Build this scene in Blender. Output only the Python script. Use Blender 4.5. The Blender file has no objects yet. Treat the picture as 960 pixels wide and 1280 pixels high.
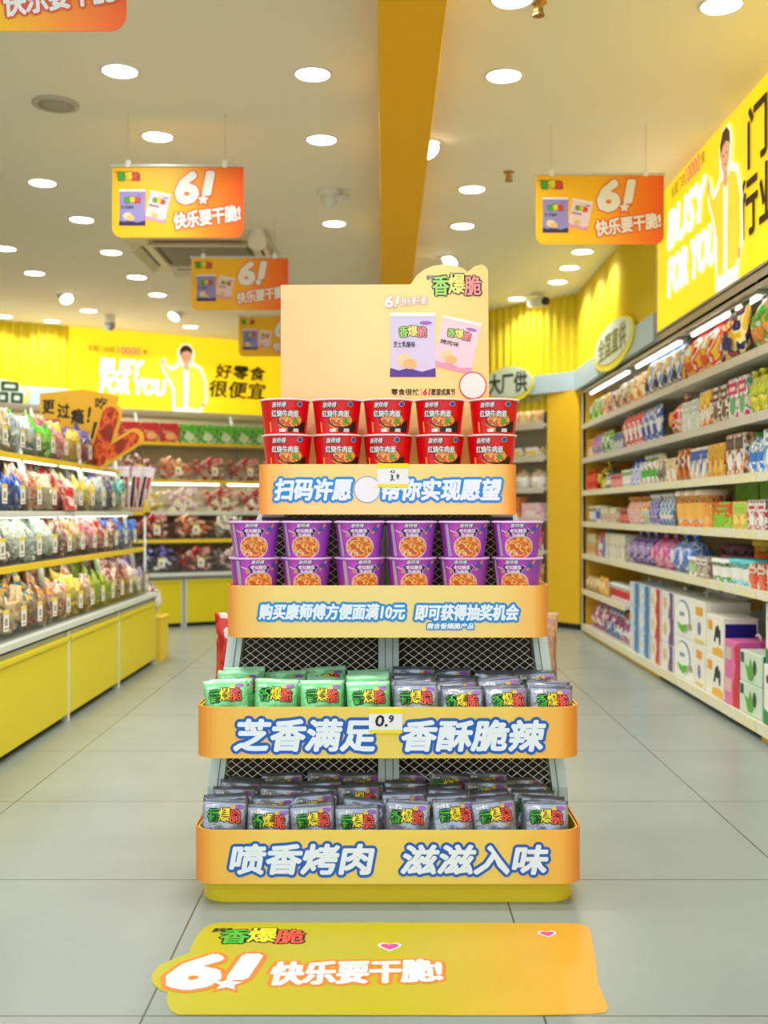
import bpy, bmesh, math, random
from mathutils import Vector, Matrix
random.seed(11)
PI = math.pi
S = bpy.context.scene
COL = S.collection
# ------------------------------------------------------------------ camera, world, exposure
cam_d = bpy.data.cameras.new('camera')
cam = bpy.data.objects.new('camera', cam_d); COL.objects.link(cam)
cam_d.sensor_fit = 'VERTICAL'; cam_d.sensor_height = 36.0; cam_d.lens = 36.0 * 1350 / 1280
cam.location = (0, 0, 1.0); cam.rotation_euler = (PI / 2, 0, 0)
cam_d.dof.use_dof = True; cam_d.dof.focus_distance = 2.85; cam_d.dof.aperture_fstop = 3.2
cam_d.clip_start = .05
S.camera = cam
W = bpy.data.worlds.new('daylight'); S.world = W; W.use_nodes = True
W.node_tree.nodes['Background'].inputs[0].default_value = (.80, .90, 1.0, 1)
W.node_tree.nodes['Background'].inputs[1].default_value = 1.35
S.view_settings.view_transform = 'Standard'; S.view_settings.look = 'None'
S.view_settings.gamma = 1.0; S.view_settings.use_curve_mapping = False
S.view_settings.exposure = 0.10
LAMP_W = 6.2          # downlight power
TUBE = 6.0            # shelf tube emission
BOX_E = 0.70          # backlit sign emission
S.cycles.max_bounces = 8; S.cycles.transparent_max_bounces = 16
S.cycles.use_denoising = True
S.cycles.sample_clamp_indirect = 6.0
S.cycles.caustics_reflective = False; S.cycles.caustics_refractive = False

# ------------------------------------------------------------------ materials
def lin(c):
    return tuple(((x / 255) / 12.92 if x / 255 <= .04045 else ((x / 255 + .055) / 1.055) ** 2.4) for x in c) + (1.0,)
MC = {}
def mat(c, rough=.5, metal=0.0, emit=0.0, bump=0.0, bscale=60.0, name=None, coat=0.0):
    key = (tuple(c), rough, metal, emit, bump, bscale, coat)
    if key in MC: return MC[key]
    m = bpy.data.materials.new(name or 'mat_%d_%d_%d' % tuple(c)); m.use_nodes = True
    nt = m.node_tree; b = nt.nodes['Principled BSDF']
    b.inputs['Base Color'].default_value = lin(c)
    b.inputs['Roughness'].default_value = rough; b.inputs['Metallic'].default_value = metal
    if coat: b.inputs['Coat Weight'].default_value = coat; b.inputs['Coat Roughness'].default_value = .1
    if emit:
        b.inputs['Emission Color'].default_value = lin(c); b.inputs['Emission Strength'].default_value = emit
    if bump:
        tc = nt.nodes.new('ShaderNodeTexCoord'); n = nt.nodes.new('ShaderNodeTexNoise'); bp = nt.nodes.new('ShaderNodeBump')
        n.inputs['Scale'].default_value = bscale; n.inputs['Detail'].default_value = 3
        bp.inputs['Strength'].default_value = bump; bp.inputs['Distance'].default_value = .01
        nt.links.new(tc.outputs['Object'], n.inputs['Vector']); nt.links.new(n.outputs['Fac'], bp.inputs['Height'])
        nt.links.new(bp.outputs['Normal'], b.inputs['Normal'])
    MC[key] = m
    return m
def pmat(cols, scale=3.0, rough=.38, bump=0.0, seed=0.0, stretch=(1, 1, 1), metal=0.0):
    """printed packaging: patches of several inks"""
    key = ('p', tuple(map(tuple, cols)), scale, rough, bump, seed, stretch, metal)
    if key in MC: return MC[key]
    m = bpy.data.materials.new('printed_pack'); m.use_nodes = True
    nt = m.node_tree; b = nt.nodes['Principled BSDF']; L = nt.links.new
    tc = nt.nodes.new('ShaderNodeTexCoord'); mp = nt.nodes.new('ShaderNodeMapping'); n = nt.nodes.new('ShaderNodeTexNoise')
    mp.inputs['Location'].default_value = (seed * 3.7, seed * 1.3, seed * 5.1); mp.inputs['Scale'].default_value = stretch
    n.inputs['Scale'].default_value = scale; n.inputs['Detail'].default_value = 1.5
    r = nt.nodes.new('ShaderNodeValToRGB'); r.color_ramp.interpolation = 'CONSTANT'
    e = r.color_ramp.elements
    while len(e) < len(cols): e.new(.5)
    k = len(cols)
    for i, c in enumerate(cols):
        e[i].position = 0.0 if i == 0 else .40 + .24 * (i - 1) / max(1, k - 1) + (.08 if k < 4 else 0.02)
        e[i].color = lin(c)
    L(tc.outputs['Generated'], mp.inputs['Vector']); L(mp.outputs['Vector'], n.inputs['Vector'])
    L(n.outputs['Fac'], r.inputs['Fac']); L(r.outputs['Color'], b.inputs['Base Color'])
    b.inputs['Roughness'].default_value = rough; b.inputs['Metallic'].default_value = metal
    if bump:
        n2 = nt.nodes.new('ShaderNodeTexNoise'); n2.inputs['Scale'].default_value = 9; n2.inputs['Detail'].default_value = 3
        bp = nt.nodes.new('ShaderNodeBump'); bp.inputs['Strength'].default_value = bump; bp.inputs['Distance'].default_value = .02
        L(tc.outputs['Generated'], n2.inputs['Vector']); L(n2.outputs['Fac'], bp.inputs['Height']); L(bp.outputs['Normal'], b.inputs['Normal'])
    MC[key] = m
    return m
def gmat(stops, axis='X', absx=False, rough=.4, emit=0.0, diag=0.0):
    """printed colour ramp across a sign (ink, not light)"""
    key = ('g', tuple((p, tuple(c)) for p, c in stops), axis, absx, rough, emit, diag)
    if key in MC: return MC[key]
    m = bpy.data.materials.new('printed_ramp'); m.use_nodes = True
    nt = m.node_tree; b = nt.nodes['Principled BSDF']; L = nt.links.new
    tc = nt.nodes.new('ShaderNodeTexCoord'); sp = nt.nodes.new('ShaderNodeSeparateXYZ'); r = nt.nodes.new('ShaderNodeValToRGB')
    L(tc.outputs['Generated'], sp.inputs[0]); src = sp.outputs[axis]
    if diag:
        ad = nt.nodes.new('ShaderNodeMath'); ad.operation = 'MULTIPLY_ADD'; L(sp.outputs['Z'], ad.inputs[0]); ad.inputs[1].default_value = diag; L(src, ad.inputs[2]); src = ad.outputs[0]
    if absx:
        a = nt.nodes.new('ShaderNodeMath'); a.operation = 'SUBTRACT'; L(src, a.inputs[0]); a.inputs[1].default_value = .5
        c = nt.nodes.new('ShaderNodeMath'); c.operation = 'ABSOLUTE'; L(a.outputs[0], c.inputs[0]); src = c.outputs[0]
    L(src, r.inputs['Fac']); e = r.color_ramp.elements
    while len(e) < len(stops): e.new(.5)
    for i, (p, c) in enumerate(stops): e[i].position = p; e[i].color = lin(c)
    L(r.outputs['Color'], b.inputs['Base Color']); b.inputs['Roughness'].default_value = rough
    if emit: L(r.outputs['Color'], b.inputs['Emission Color']); b.inputs['Emission Strength'].default_value = emit
    MC[key] = m
    return m
def clear_mat():
    m = bpy.data.materials.new('clear_plastic'); m.use_nodes = True; nt = m.node_tree; L = nt.links.new
    nt.nodes.remove(nt.nodes['Principled BSDF']); out = nt.nodes['Material Output']
    t = nt.nodes.new('ShaderNodeBsdfTransparent'); g = nt.nodes.new('ShaderNodeBsdfGlossy'); x = nt.nodes.new('ShaderNodeMixShader')
    t.inputs[0].default_value = (.985, .99, .99, 1); g.inputs['Roughness'].default_value = .12
    lw = nt.nodes.new('ShaderNodeLayerWeight'); lw.inputs[0].default_value = .25
    mr = nt.nodes.new('ShaderNodeMapRange'); mr.inputs[3].default_value = .035; mr.inputs[4].default_value = .40
    L(lw.outputs['Fresnel'], mr.inputs[0]); L(mr.outputs[0], x.inputs[0]); L(t.outputs[0], x.inputs[1]); L(g.outputs[0], x.inputs[2]); L(x.outputs[0], out.inputs[0])
    return m
CLEAR = clear_mat()
def floor_mat():
    m = bpy.data.materials.new('porcelain_tile'); m.use_nodes = True; nt = m.node_tree; b = nt.nodes['Principled BSDF']; L = nt.links.new
    tc = nt.nodes.new('ShaderNodeTexCoord'); sp = nt.nodes.new('ShaderNodeSeparateXYZ'); L(tc.outputs['Object'], sp.inputs[0])
    def M(op, a, v, c=None):
        n = nt.nodes.new('ShaderNodeMath'); n.operation = op
        for i, q in enumerate((a, v, c)):
            if q is None: continue
            if isinstance(q, (int, float)): n.inputs[i].default_value = q
            else: L(q, n.inputs[i])
        return n.outputs[0]
    lines = []
    for ax, off in (('X', .477), ('Y', -2.143)):
        f = M('FRACT', M('DIVIDE', M('ADD', sp.outputs[ax], off + 7.94), .794), 0)
        lines.append(M('GREATER_THAN', M('ABSOLUTE', M('SUBTRACT', f, .5), 0), .4972))
    g = M('MAXIMUM', lines[0], lines[1])
    n = nt.nodes.new('ShaderNodeTexNoise'); n.inputs['Scale'].default_value = 2.2; n.inputs['Detail'].default_value = 4; L(tc.outputs['Object'], n.inputs['Vector'])
    r = nt.nodes.new('ShaderNodeValToRGB'); r.color_ramp.elements[0].position = .3; r.color_ramp.elements[1].position = .7
    r.color_ramp.elements[0].color = lin((136, 147, 141)); r.color_ramp.elements[1].color = lin((144, 154, 147)); L(n.outputs['Fac'], r.inputs[0])
    mx = nt.nodes.new('ShaderNodeMix'); mx.data_type = 'RGBA'; L(g, mx.inputs[0]); L(r.outputs[0], mx.inputs[6]); mx.inputs[7].default_value = lin((72, 74, 68))
    L(mx.outputs[2], b.inputs['Base Color']); b.inputs['Roughness'].default_value = .27
    b.inputs['Specular IOR Level'].default_value = .5
    return m
WHITE = mat((240, 240, 236), .5); OFFW = mat((226, 228, 220), .5); BLACK = mat((22, 20, 20), .5); DARK = mat((48, 44, 38), .7)
STEEL = mat((206, 208, 204), .35, .3); PALE = mat((205, 218, 208), .45); YEL = mat((236, 206, 24), .4); YELD = mat((234, 210, 36), .35)
RED = mat((225, 20, 28), .35); CEILM = mat((244, 238, 216), .9)

# ------------------------------------------------------------------ mesh builder
class MB:
    def __init__(s): s.v = []; s.f = []; s.mi = []; s.sm = []; s.mats = []
    def _m(s, m):
        if m not in s.mats: s.mats.append(m)
        return s.mats.index(m)
    def add(s, vs, fs, m, smooth=False, M=None):
        o = len(s.v); k = s._m(m)
        for v in vs:
            v = Vector(v)
            s.v.append(tuple(M @ v) if M else tuple(v))
        for f in fs: s.f.append([i + o for i in f]); s.mi.append(k); s.sm.append(smooth)
        return s
    def box(s, x0, x1, y0, y1, z0, z1, m, bev=0.0, M=None):
        if bev:
            bm = bmesh.new(); bmesh.ops.create_cube(bm, size=1)
            for v in bm.verts: v.co = Vector((x0 + (v.co.x + .5) * (x1 - x0), y0 + (v.co.y + .5) * (y1 - y0), z0 + (v.co.z + .5) * (z1 - z0)))
            bmesh.ops.bevel(bm, geom=bm.edges[:], offset=bev, segments=2, affect='EDGES', profile=.5)
            bm.verts.index_update()
            s.add([v.co.copy() for v in bm.verts], [[v.index for v in f.verts] for f in bm.faces], m, False, M); bm.free(); return s
        vs = [(x, y, z) for x in (x0, x1) for y in (y0, y1) for z in (z0, z1)]
        return s.add(vs, [(0, 1, 3, 2), (4, 6, 7, 5), (0, 4, 5, 1), (2, 3, 7, 6), (0, 2, 6, 4), (1, 5, 7, 3)], m, False, M)
    def prism(s, pts, P, d0, d1, m):
        """2-D outline extruded between offsets d0 and d1 of the mapping P(x, y, d)"""
        n = len(pts); vs = [P(x, y, d0) for x, y in pts] + [P(x, y, d1) for x, y in pts]
        fs = [list(range(n)), list(range(2 * n - 1, n - 1, -1))] + [[i, i + n, (i + 1) % n + n, (i + 1) % n] for i in range(n)]
        return s.add(vs, fs, m)
    def flat(s, pts, P, d, m): return s.add([P(x, y, d) for x, y in pts], [list(range(len(pts)))], m)
    def disc(s, cx, cy, rx, ry, P, d, m, n=28, rings=1):
        if rings == 1: return s.flat([(cx + rx * math.cos(2 * PI * i / n), cy + ry * math.sin(2 * PI * i / n)) for i in range(n)], P, d, m)
        vs = [P(cx, cy, d)]; fs = []
        for r in range(1, rings + 1):
            vs += [P(cx + rx * r / rings * math.cos(2 * PI * i / n), cy + ry * r / rings * math.sin(2 * PI * i / n), d) for i in range(n)]
        for i in range(n):
            j = (i + 1) % n; fs.append((0, 1 + i, 1 + j))
            for r in range(rings - 1): fs.append((1 + r * n + i, 1 + (r + 1) * n + i, 1 + (r + 1) * n + j, 1 + r * n + j))
        return s.add(vs, fs, m)
    def lathe(s, prof, m, n=24, c=(0, 0, 0), M=None, cap=True):
        vs = [(c[0] + r * math.cos(2 * PI * i / n), c[1] + r * math.sin(2 * PI * i / n), c[2] + z) for r, z in prof for i in range(n)]
        fs = [(k * n + i, k * n + (i + 1) % n, (k + 1) * n + (i + 1) % n, (k + 1) * n + i) for k in range(len(prof) - 1) for i in range(n)]
        s.add(vs, fs, m, True, M)
        if cap:
            s.add(vs[:n], [list(range(n - 1, -1, -1))], m, False, M); s.add(vs[-n:], [list(range(n))], m, False, M)
        return s
    def tube(s, path, r, m, n=8):
        path = [Vector(p) for p in path]; vs = []; fs = []
        for i, p in enumerate(path):
            d = (path[min(i + 1, len(path) - 1)] - path[max(i - 1, 0)]).normalized()
            a = d.cross(Vector((0, 0, 1)) if abs(d.z) < .9 else Vector((1, 0, 0))).normalized(); b = d.cross(a)
            vs += [p + r * (math.cos(2 * PI * k / n) * a + math.sin(2 * PI * k / n) * b) for k in range(n)]
        for i in range(len(path) - 1): fs += [(i * n + k, i * n + (k + 1) % n, (i + 1) * n + (k + 1) % n, (i + 1) * n + k) for k in range(n)]
        fs += [list(range(n - 1, -1, -1)), [(len(path) - 1) * n + k for k in range(n)]]
        return s.add(vs, fs, m, True)
    def build(s, name, parent=None, loc=None, rot=None):
        me = bpy.data.meshes.new(name); me.from_pydata(s.v, [], s.f)
        for m in s.mats: me.materials.append(m)
        me.polygons.foreach_set('material_index', s.mi); me.polygons.foreach_set('use_smooth', s.sm); me.update()
        o = bpy.data.objects.new(name, me); COL.objects.link(o)
        if loc is not None: o.location = loc
        if rot is not None: o.rotation_euler = rot
        if parent: adopt(o, parent)
        return o
KIDS = {}
def adopt(o, p): o.parent = p; KIDS.setdefault(p.name, []).append(o); return o
def tag(o, label, cat, group=None, kind=None):
    if label: o['label'] = label
    if cat: o['category'] = cat
    if group: o['group'] = group
    if kind: o['kind'] = kind
    return o
def thing(name, label, cat, loc=(0, 0, 0), rz=0.0, group=None):
    o = bpy.data.objects.new(name, None); COL.objects.link(o); o.location = loc; o.rotation_euler = (0, 0, rz); o.empty_display_size = .05
    return tag(o, label, cat, group)
def struct(mb, name): return tag(mb.build(name), None, None, None, 'structure')
def dup(root, loc, rot, label, group=None):
    r = root.copy(); COL.objects.link(r); r.location = loc; r.rotation_euler = rot; r['label'] = label
    if group: r['group'] = group
    for ch in KIDS.get(root.name, []):
        c = ch.copy(); COL.objects.link(c); adopt(c, r)
        for g in KIDS.get(ch.name, []):
            d = g.copy(); COL.objects.link(d); adopt(d, c)
    return r
ORD = ('first second third fourth fifth sixth seventh eighth ninth tenth eleventh twelfth thirteenth fourteenth fifteenth sixteenth seventeenth eighteenth nineteenth twentieth').split()
ORD += ['twenty-' + x for x in ORD[:9]] + ['thirtieth'] + ['thirty-' + x for x in ORD[:9]] + ['fortieth'] + ['forty-' + x for x in ORD[:9]]

# ------------------------------------------------------------------ writing
TC = {}
def text2d(body, bold=0.0, shear=0.0, res=2):
    key = (body, bold, shear, res)
    if key not in TC:
        c = bpy.data.curves.new('lettering', 'FONT'); c.body = body; c.offset = bold; c.shear = shear; c.resolution_u = res
        o = bpy.data.objects.new('lettering', c); COL.objects.link(o)
        me = bpy.data.meshes.new_from_object(o.evaluated_get(bpy.context.evaluated_depsgraph_get()))
        vs = [(v.co.x, v.co.y) for v in me.vertices]; fs = [list(p.vertices) for p in me.polygons]
        bpy.data.objects.remove(o); bpy.data.curves.remove(c); bpy.data.meshes.remove(me)
        TC[key] = (vs, fs)
    return TC[key]
def txt(mb, body, x0, x1, y0, y1, P, d, m, bold=0.0, shear=0.0, out=None, ow=.004, n=8, od=.0004, rot=0.0):
    vs, fs = text2d(body, 0.0, shear)
    ax, bx = min(v[0] for v in vs), max(v[0] for v in vs); ay, by = min(v[1] for v in vs), max(v[1] for v in vs)
    q = [(x0 + (x - ax) / (bx - ax) * (x1 - x0), y0 + (y - ay) / (by - ay) * (y1 - y0)) for x, y in vs]
    if rot:
        cx, cy = (x0 + x1) / 2, (y0 + y1) / 2; c, s = math.cos(rot), math.sin(rot)
        q = [(cx + (x - cx) * c - (y - cy) * s, cy + (x - cx) * s + (y - cy) * c) for x, y in q]
    bw = bold * .85 * (y1 - y0) / max(.3, by - ay); st = od * .06
    if out:
        for k in range(n):
            dx, dy = (ow + bw * .7) * math.cos(2 * PI * k / n), (ow + bw * .7) * math.sin(2 * PI * k / n)
            mb.add([P(x + dx, y + dy, d + st * k) for x, y in q], fs, out)
        d += od
    nb = 8 if bold > .015 else 0
    for k in range(nb):
        dx, dy = bw * math.cos(2 * PI * (k + .5) / nb), bw * math.sin(2 * PI * (k + .5) / nb)
        mb.add([P(x + dx, y + dy, d + st * k) for x, y in q], fs, m)
    mb.add([P(x, y, d + st * nb) for x, y in q], fs, m)
    return mb
def PXZ(ox, oy, oz): return lambda x, y, d: (ox + x, oy - d, oz + y)         # a sign facing the entrance
def star(cx, cy, r, a0=.3): return [(cx + (r if i % 2 == 0 else r * .48) * math.cos(a0 + i * PI / 5), cy + (r if i % 2 == 0 else r * .48) * math.sin(a0 + i * PI / 5)) for i in range(10)]
def rrect(x0, x1, y0, y1, r, n=5, corners=(1, 1, 1, 1)):
    pts = []
    for (cx, cy, a, on) in ((x1 - r, y1 - r, 0, corners[0]), (x0 + r, y1 - r, PI / 2, corners[1]), (x0 + r, y0 + r, PI, corners[2]), (x1 - r, y0 + r, 1.5 * PI, corners[3])):
        if on: pts += [(cx + r * math.cos(a + PI / 2 * i / n), cy + r * math.sin(a + PI / 2 * i / n)) for i in range(n + 1)]
        else: pts.append((cx + (r if a in (0, 1.5 * PI) else -r), cy + (r if a < PI else -r)))
    return pts
GRN = mat((70, 190, 50), .4); LEMON = mat((250, 225, 40), .4); CORAL = mat((235, 80, 60), .4); PINKL = mat((245, 150, 150), .4); LIME = mat((170, 225, 110), .4)
def logo(mb, x0, x1, y0, y1, P, d, soft=False, rot=0.0):
    w = (x1 - x0) / 3; tri = ((LIME if soft else GRN), (mat((245, 240, 130), .4) if soft else LEMON), (PINKL if soft else CORAL))
    for i, ch in enumerate('香爆脆'):
        dy = (y1 - y0) * (.10 if i == 1 else 0) + (math.tan(rot) * w * (i - 1))
        txt(mb, ch, x0 + i * w, x0 + (i + 1) * w, y0 + dy, y1 + dy, P, d, tri[i], bold=.028, out=BLACK, ow=w * .09, n=6, od=.0003, rot=rot)
SLOGAN = '快乐要干脆!'
def sixone(mb, x0, x1, y0, y1, P, d, fill, out, ow, ofx=1.0):
    w = x1 - x0; h = y1 - y0; st = star(x0 + w * .73, y0 + h * .10, h * .20)
    mb.flat([(x + (x - x0 - w * .73) * .5, y + (y - y0 - h * .10) * .5) for x, y in st], P, d, out)
    txt(mb, '6', x0, x0 + w * .56, y0, y1, P, d, fill, bold=.065, shear=.12, out=out, ow=ow, n=12, od=.0006)
    txt(mb, '1', x0 + w * .76, x1, y0 + h * .30, y1, P, d, fill, bold=.09, shear=.12, out=out, ow=ow, n=12, od=.0006)
    mb.flat(st, P, d + .0012, fill)

# ================================================================== THE SETTING
CEIL = 2.88
struct(MB().box(-6.0, 3.2, -2.5, 14.0, -.06, 0.0, floor_mat()), 'floor')
struct(MB().box(-6.0, 3.2, 1.0, 14.0, CEIL, CEIL + .1, CEILM), 'ceiling')
struct(MB().box(2.14, 2.26, 1.0, 9.3, 0, CEIL, mat((236, 196, 30), .5)), 'wall_right')
struct(MB().box(-5.35, -5.2, 1.0, 9.6, 0, CEIL, mat((240, 214, 60), .6)), 'wall_left')
BEAMC = mat((248, 184, 4), .85)
bm_ = MB().box(-.021, .205, 1.0, 10.6, 2.65, CEIL + .02, BEAMC, .004)
struct(bm_, 'beam')
# the two slanting back walls, clad in upright corrugated yellow panels
BO = Vector((-1.734, 9.40, 0)); BD = Vector((.861, .508, 0)).normalized(); BN = Vector((-.508, .861, 0)).normalized()
def BL(s, t, z): p = BO + BD * s + BN * t; return (p.x, p.y, z)
RA = Vector((1.66, 9.20, 0)); RB = Vector((.97, 9.98, 0)); RD = (RA - RB).normalized(); RN = Vector((-RD.y, RD.x, 0))
def BR(s, t, z): p = RB + RD * s + RN * t; return (p.x, p.y, z)
SLAT = mat((228, 204, 24), .5)
def corrugated(mb, F, s0, s1, t, z0, z1, pitch=.085, depth=.028):
    n = int((s1 - s0) / pitch); prof = []
    for i in range(n):
        a = s0 + i * pitch
        for k in range(6): prof.append((a + pitch * k / 6, t - depth * max(0, math.sin(PI * k / 4)) if k < 4 else t))
    prof.append((s0 + n * pitch, t)); m = len(prof)
    vs = [F(s, q, z0) for s, q in prof] + [F(s, q, z1) for s, q in prof] + [F(s0, t + .1, z0), F(s1, t + .1, z0), F(s0, t + .1, z1), F(s1, t + .1, z1)]
    fs = [(i, i + 1, m + i + 1, m + i) for i in range(m - 1)] + [(2 * m, 2 * m + 2, 2 * m + 3, 2 * m + 1)]
    mb.add(vs, fs, SLAT); return mb
TW = 2.07
struct(corrugated(MB(), BL, -4.2, 1.9, TW, 0, CEIL), 'wall_back')
struct(corrugated(MB(), BR, -3.6, 1.0, .06, 1.9, CEIL), 'wall_rear')
mbw = MB(); P8 = [BR(s, t, z) for s in (-3.6, 1.0) for t in (.55, .62) for z in (0, 2.2)]
mbw.add(P8, [(0, 1, 3, 2), (4, 6, 7, 5), (0, 4, 5, 1), (2, 3, 7, 6), (0, 2, 6, 4), (1, 5, 7, 3)], mat((214, 206, 180), .6)); struct(mbw, 'wall_rear_lower')
# upper part of the long right wall: corrugated near the pillar
def RW(s, t, z): return (1.66 + t, 9.24 - s, z)     # s runs towards the entrance
struct(corrugated(MB(), RW, 0.0, 2.80, .02, 2.0, CEIL), 'wall_right_upper')
mb = MB().box(1.70, 2.14, 1.0, 9.2, 2.06, 2.12, SLAT); struct(mb, 'trim_3')
# yellow pillar panel where the two walls meet, with its black skirting
mb = MB(); a = Vector((1.655, 9.14, 0)); b = Vector((1.43, 9.46, 0)); n = Vector((b.y - a.y, a.x - b.x, 0)).normalized() * .06
q = [a, b, b + n, a + n]
def quadbox(mb, q, z0, z1, m): 
    vs = [(p.x, p.y, z0) for p in q] + [(p.x, p.y, z1) for p in q]; k = len(q)
    return mb.add(vs, [list(range(k - 1, -1, -1)), list(range(k, 2 * k))] + [(i, (i + 1) % k, (i + 1) % k + k, i + k) for i in range(k)], m)
struct(quadbox(MB(), q, .05, 2.04, mat((238, 192, 36), .45)), 'pillar')
e = n.normalized() * -.004
struct(quadbox(MB(), [p + e for p in q], 0, .05, BLACK), 'baseboard_right')
# pale blue fascia bands
BAND = mat((178, 202, 214), .5)
def band(F, s0, s1, t0, t1, z0, z1, name):
    v = [F(s, t, z) for s in (s0, s1) for t in (t0, t1) for z in (z0, z1)]
    mb = MB(); mb.add(v, [(0, 1, 3, 2), (4, 6, 7, 5), (0, 4, 5, 1), (2, 3, 7, 6), (0, 2, 6, 4), (1, 5, 7, 3)], BAND); struct(mb, name)
band(RW, .02, 2.74, -.04, .02, 2.03, 2.20, 'trim_1')
band(BR, -3.4, 1.02, -.03, .03, 2.04, 2.20, 'trim_2')
band(BL, -4.0, -.50, TW - .09, TW - .03, 2.05, 2.24, 'trim_4')

# ------------------------------------------------------------------ ceiling lights
GLOW = mat((255, 253, 248), .5, 0, 9.0)
TRIM = mat((236, 234, 226), .4)
def area_child(p, power, size):
    l = bpy.data.lights.new('lamp_light', 'AREA'); l.shape = 'DISK'; l.size = size; l.energy = power; l.color = (1.0, .985, .955); l.spread = 2.4
    o = bpy.data.objects.new('lamp_light', l); COL.objects.link(o); o.location = (0, 0, -.012); adopt(o, p)
def downlight_at(x, y, label, first=[]):
    if not first:
        t = thing('downlight', label, 'ceiling light', (x, y, CEIL), 0, 'recessed downlights')
        MB().lathe([(.086, 0.0), (.086, -.005), (.078, -.009), (.072, -.004), (.072, .0)], TRIM, 28, cap=False).build('trim_ring', t)
        MB().lathe([(.0715, .0), (.0715, -.004)], GLOW, 28).build('diffuser', t)
        area_child(t, LAMP_W, .14); first.append(t); return t
    return dup(first[0], (x, y, CEIL), (0, 0, 0), label)
lamps = [(150, 88), (391, 92), (630, 94), (197, 170), (402, 174), (53, 228), (590, 236), (102, 274), (578, 282), (418, 279), (139, 315), (171, 346), (6, 310),
         (43, 341), (111, 388), (65, 401), (197, 368), (238, 408), (5, 395), (712, 334), (697, 352), (728, 314), (562, 322), (413, 248), (646, 373)]
L3 = sorted([(1.88 * (x - 480) / (640 - y), 2538 / (640 - y)) for x, y in lamps if (x, y) != (413, 248)], key=lambda p: p[1])
near = [(-1.12, 3.1), (-.30, 3.1), (.47, 3.1), (1.25, 4.0), (1.25, 2.4), (-.30, 1.9), (.47, 1.9), (-1.12, 1.9), (-2.2, 4.6), (-2.2, 3.1), (.47, 3.95)]  # mostly out-of-view downlights, added to light the stand front; the last one shows
cnt = {}
for (x, y) in L3 + near:
    if (x, y) in near: lab = 'recessed downlight of the mostly added entrance set, before all others, ' + ('beside the beam' if abs(x) < .5 else 'away from the beam')
    else:
        side = 'left of the yellow beam' if x < 0 else 'right of the yellow beam'
        k = cnt.get(side, 0); cnt[side] = k + 1
        lab = 'round glowing recessed downlight, %s nearest of those %s' % (ORD[k], side)
    o = downlight_at(x, y, lab)
    if (x, y) in near: o['group'] = 'mostly added downlights over the entrance'
# tilting downlights
def gimbal(x, y, label, tilt):
    t = thing('tilting_downlight', label, 'ceiling light', (x, y, CEIL), 0)
    MB().lathe([(.088, 0.0), (.088, -.006), (.07, -.006), (.07, .0)], TRIM, 24, cap=False).build('trim_ring', t)
    Mx = Matrix.Translation((0, 0, -.012)) @ Matrix.Rotation(tilt, 4, 'Y') @ Matrix.Rotation(-.55, 4, 'X')
    h = MB().lathe([(.060, -.035), (.066, .0), (.060, .04)], TRIM, 24, M=Mx).build('lamp_head', t)
    MB().lathe([(.052, -.037), (.052, -.0352)], GLOW, 24, M=Mx).build('lens', h)
gimbal(.216, 5.517, 'tilted adjustable downlight in a white ring right of the yellow beam', -.5)
gimbal(.50, 7.98, 'tilted adjustable downlight behind the sign board on the display stand', .4)
gimbal(-2.76, 9.365, 'tilted adjustable downlight nearest the back wall lightbox', -.5)
gimbal(-1.97, 10.2, 'small tilted spot lamp close to the backlit sign on the back wall', .4)
# ceiling fittings
t = thing('ceiling_speaker', 'round grey flush ceiling speaker left of the nearest downlights', 'speaker', (-1.51, 4.97, CEIL))
MB().lathe([(.105, 0), (.105, -.008), (.085, -.014), (.08, -.01)], mat((190, 184, 168), .5), 28, cap=False).build('rim', t)
g = MB().lathe([(.082, -.002), (.082, -.011), (.03, -.016), (.0, -.016)], mat((168, 160, 142), .6), 28, cap=False).build('grille', t)
t = thing('ceiling_camera', 'white turret security camera on the ceiling left of the yellow beam', 'camera', (-.318, 6.31, CEIL))
MB().lathe([(.075, 0), (.075, -.02), (.06, -.035)], OFFW, 24).build('base', t)
MB().lathe([(.045, -.03), (.05, -.06), (.035, -.09), (.012, -.1)], OFFW, 24).build('housing', t)
MB().tube([(.03, -.02, -.05), (.12, -.02, -.045)], .018, OFFW, 12).build('side_arm', t)
t = thing('wall_camera', 'small white camera hanging at the end of the ceiling before the backlit sign', 'camera', (-2.62, 10.3, CEIL))
MB().lathe([(.05, 0), (.05, -.06), (.06, -.08)], OFFW, 20).build('base', t); MB().lathe([(.055, -.08), (.05, -.12), (.03, -.15)], mat((150, 150, 145), .3), 20).build('dome', t)
t = thing('bullet_camera', 'white bullet camera with black lens in front of the corrugated back wall', 'camera', (1.36, 9.3, CEIL))
MB().lathe([(.04, 0), (.04, -.02)], OFFW, 16).build('mount', t)
MB().tube([(0, 0, -.01), (0, 0, -.06), (-.01, -.03, -.075)], .014, OFFW).build('bracket', t)
MB().tube([(-.08, .10, -.06), (.01, -.10, -.085)], .042, OFFW, 16).build('housing', t)
MB().tube([(.011, -.101, -.0851), (.018, -.118, -.087)], .036, BLACK, 16).build('lens', t)
t = thing('ceiling_beacon', 'white round wireless unit hanging from the air conditioner cassette corner', 'detector', (-.845, 7.2, CEIL))
MB().lathe([(.05, 0), (.05, -.03), (.06, -.05), (.06, -.11), (.03, -.13)], WHITE, 20).build('body', t)
MB().tube([(.06, 0, 0), (.10, .0, -.09), (.06, 0, -.13)], .006, OFFW).build('bracket', t)
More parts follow.
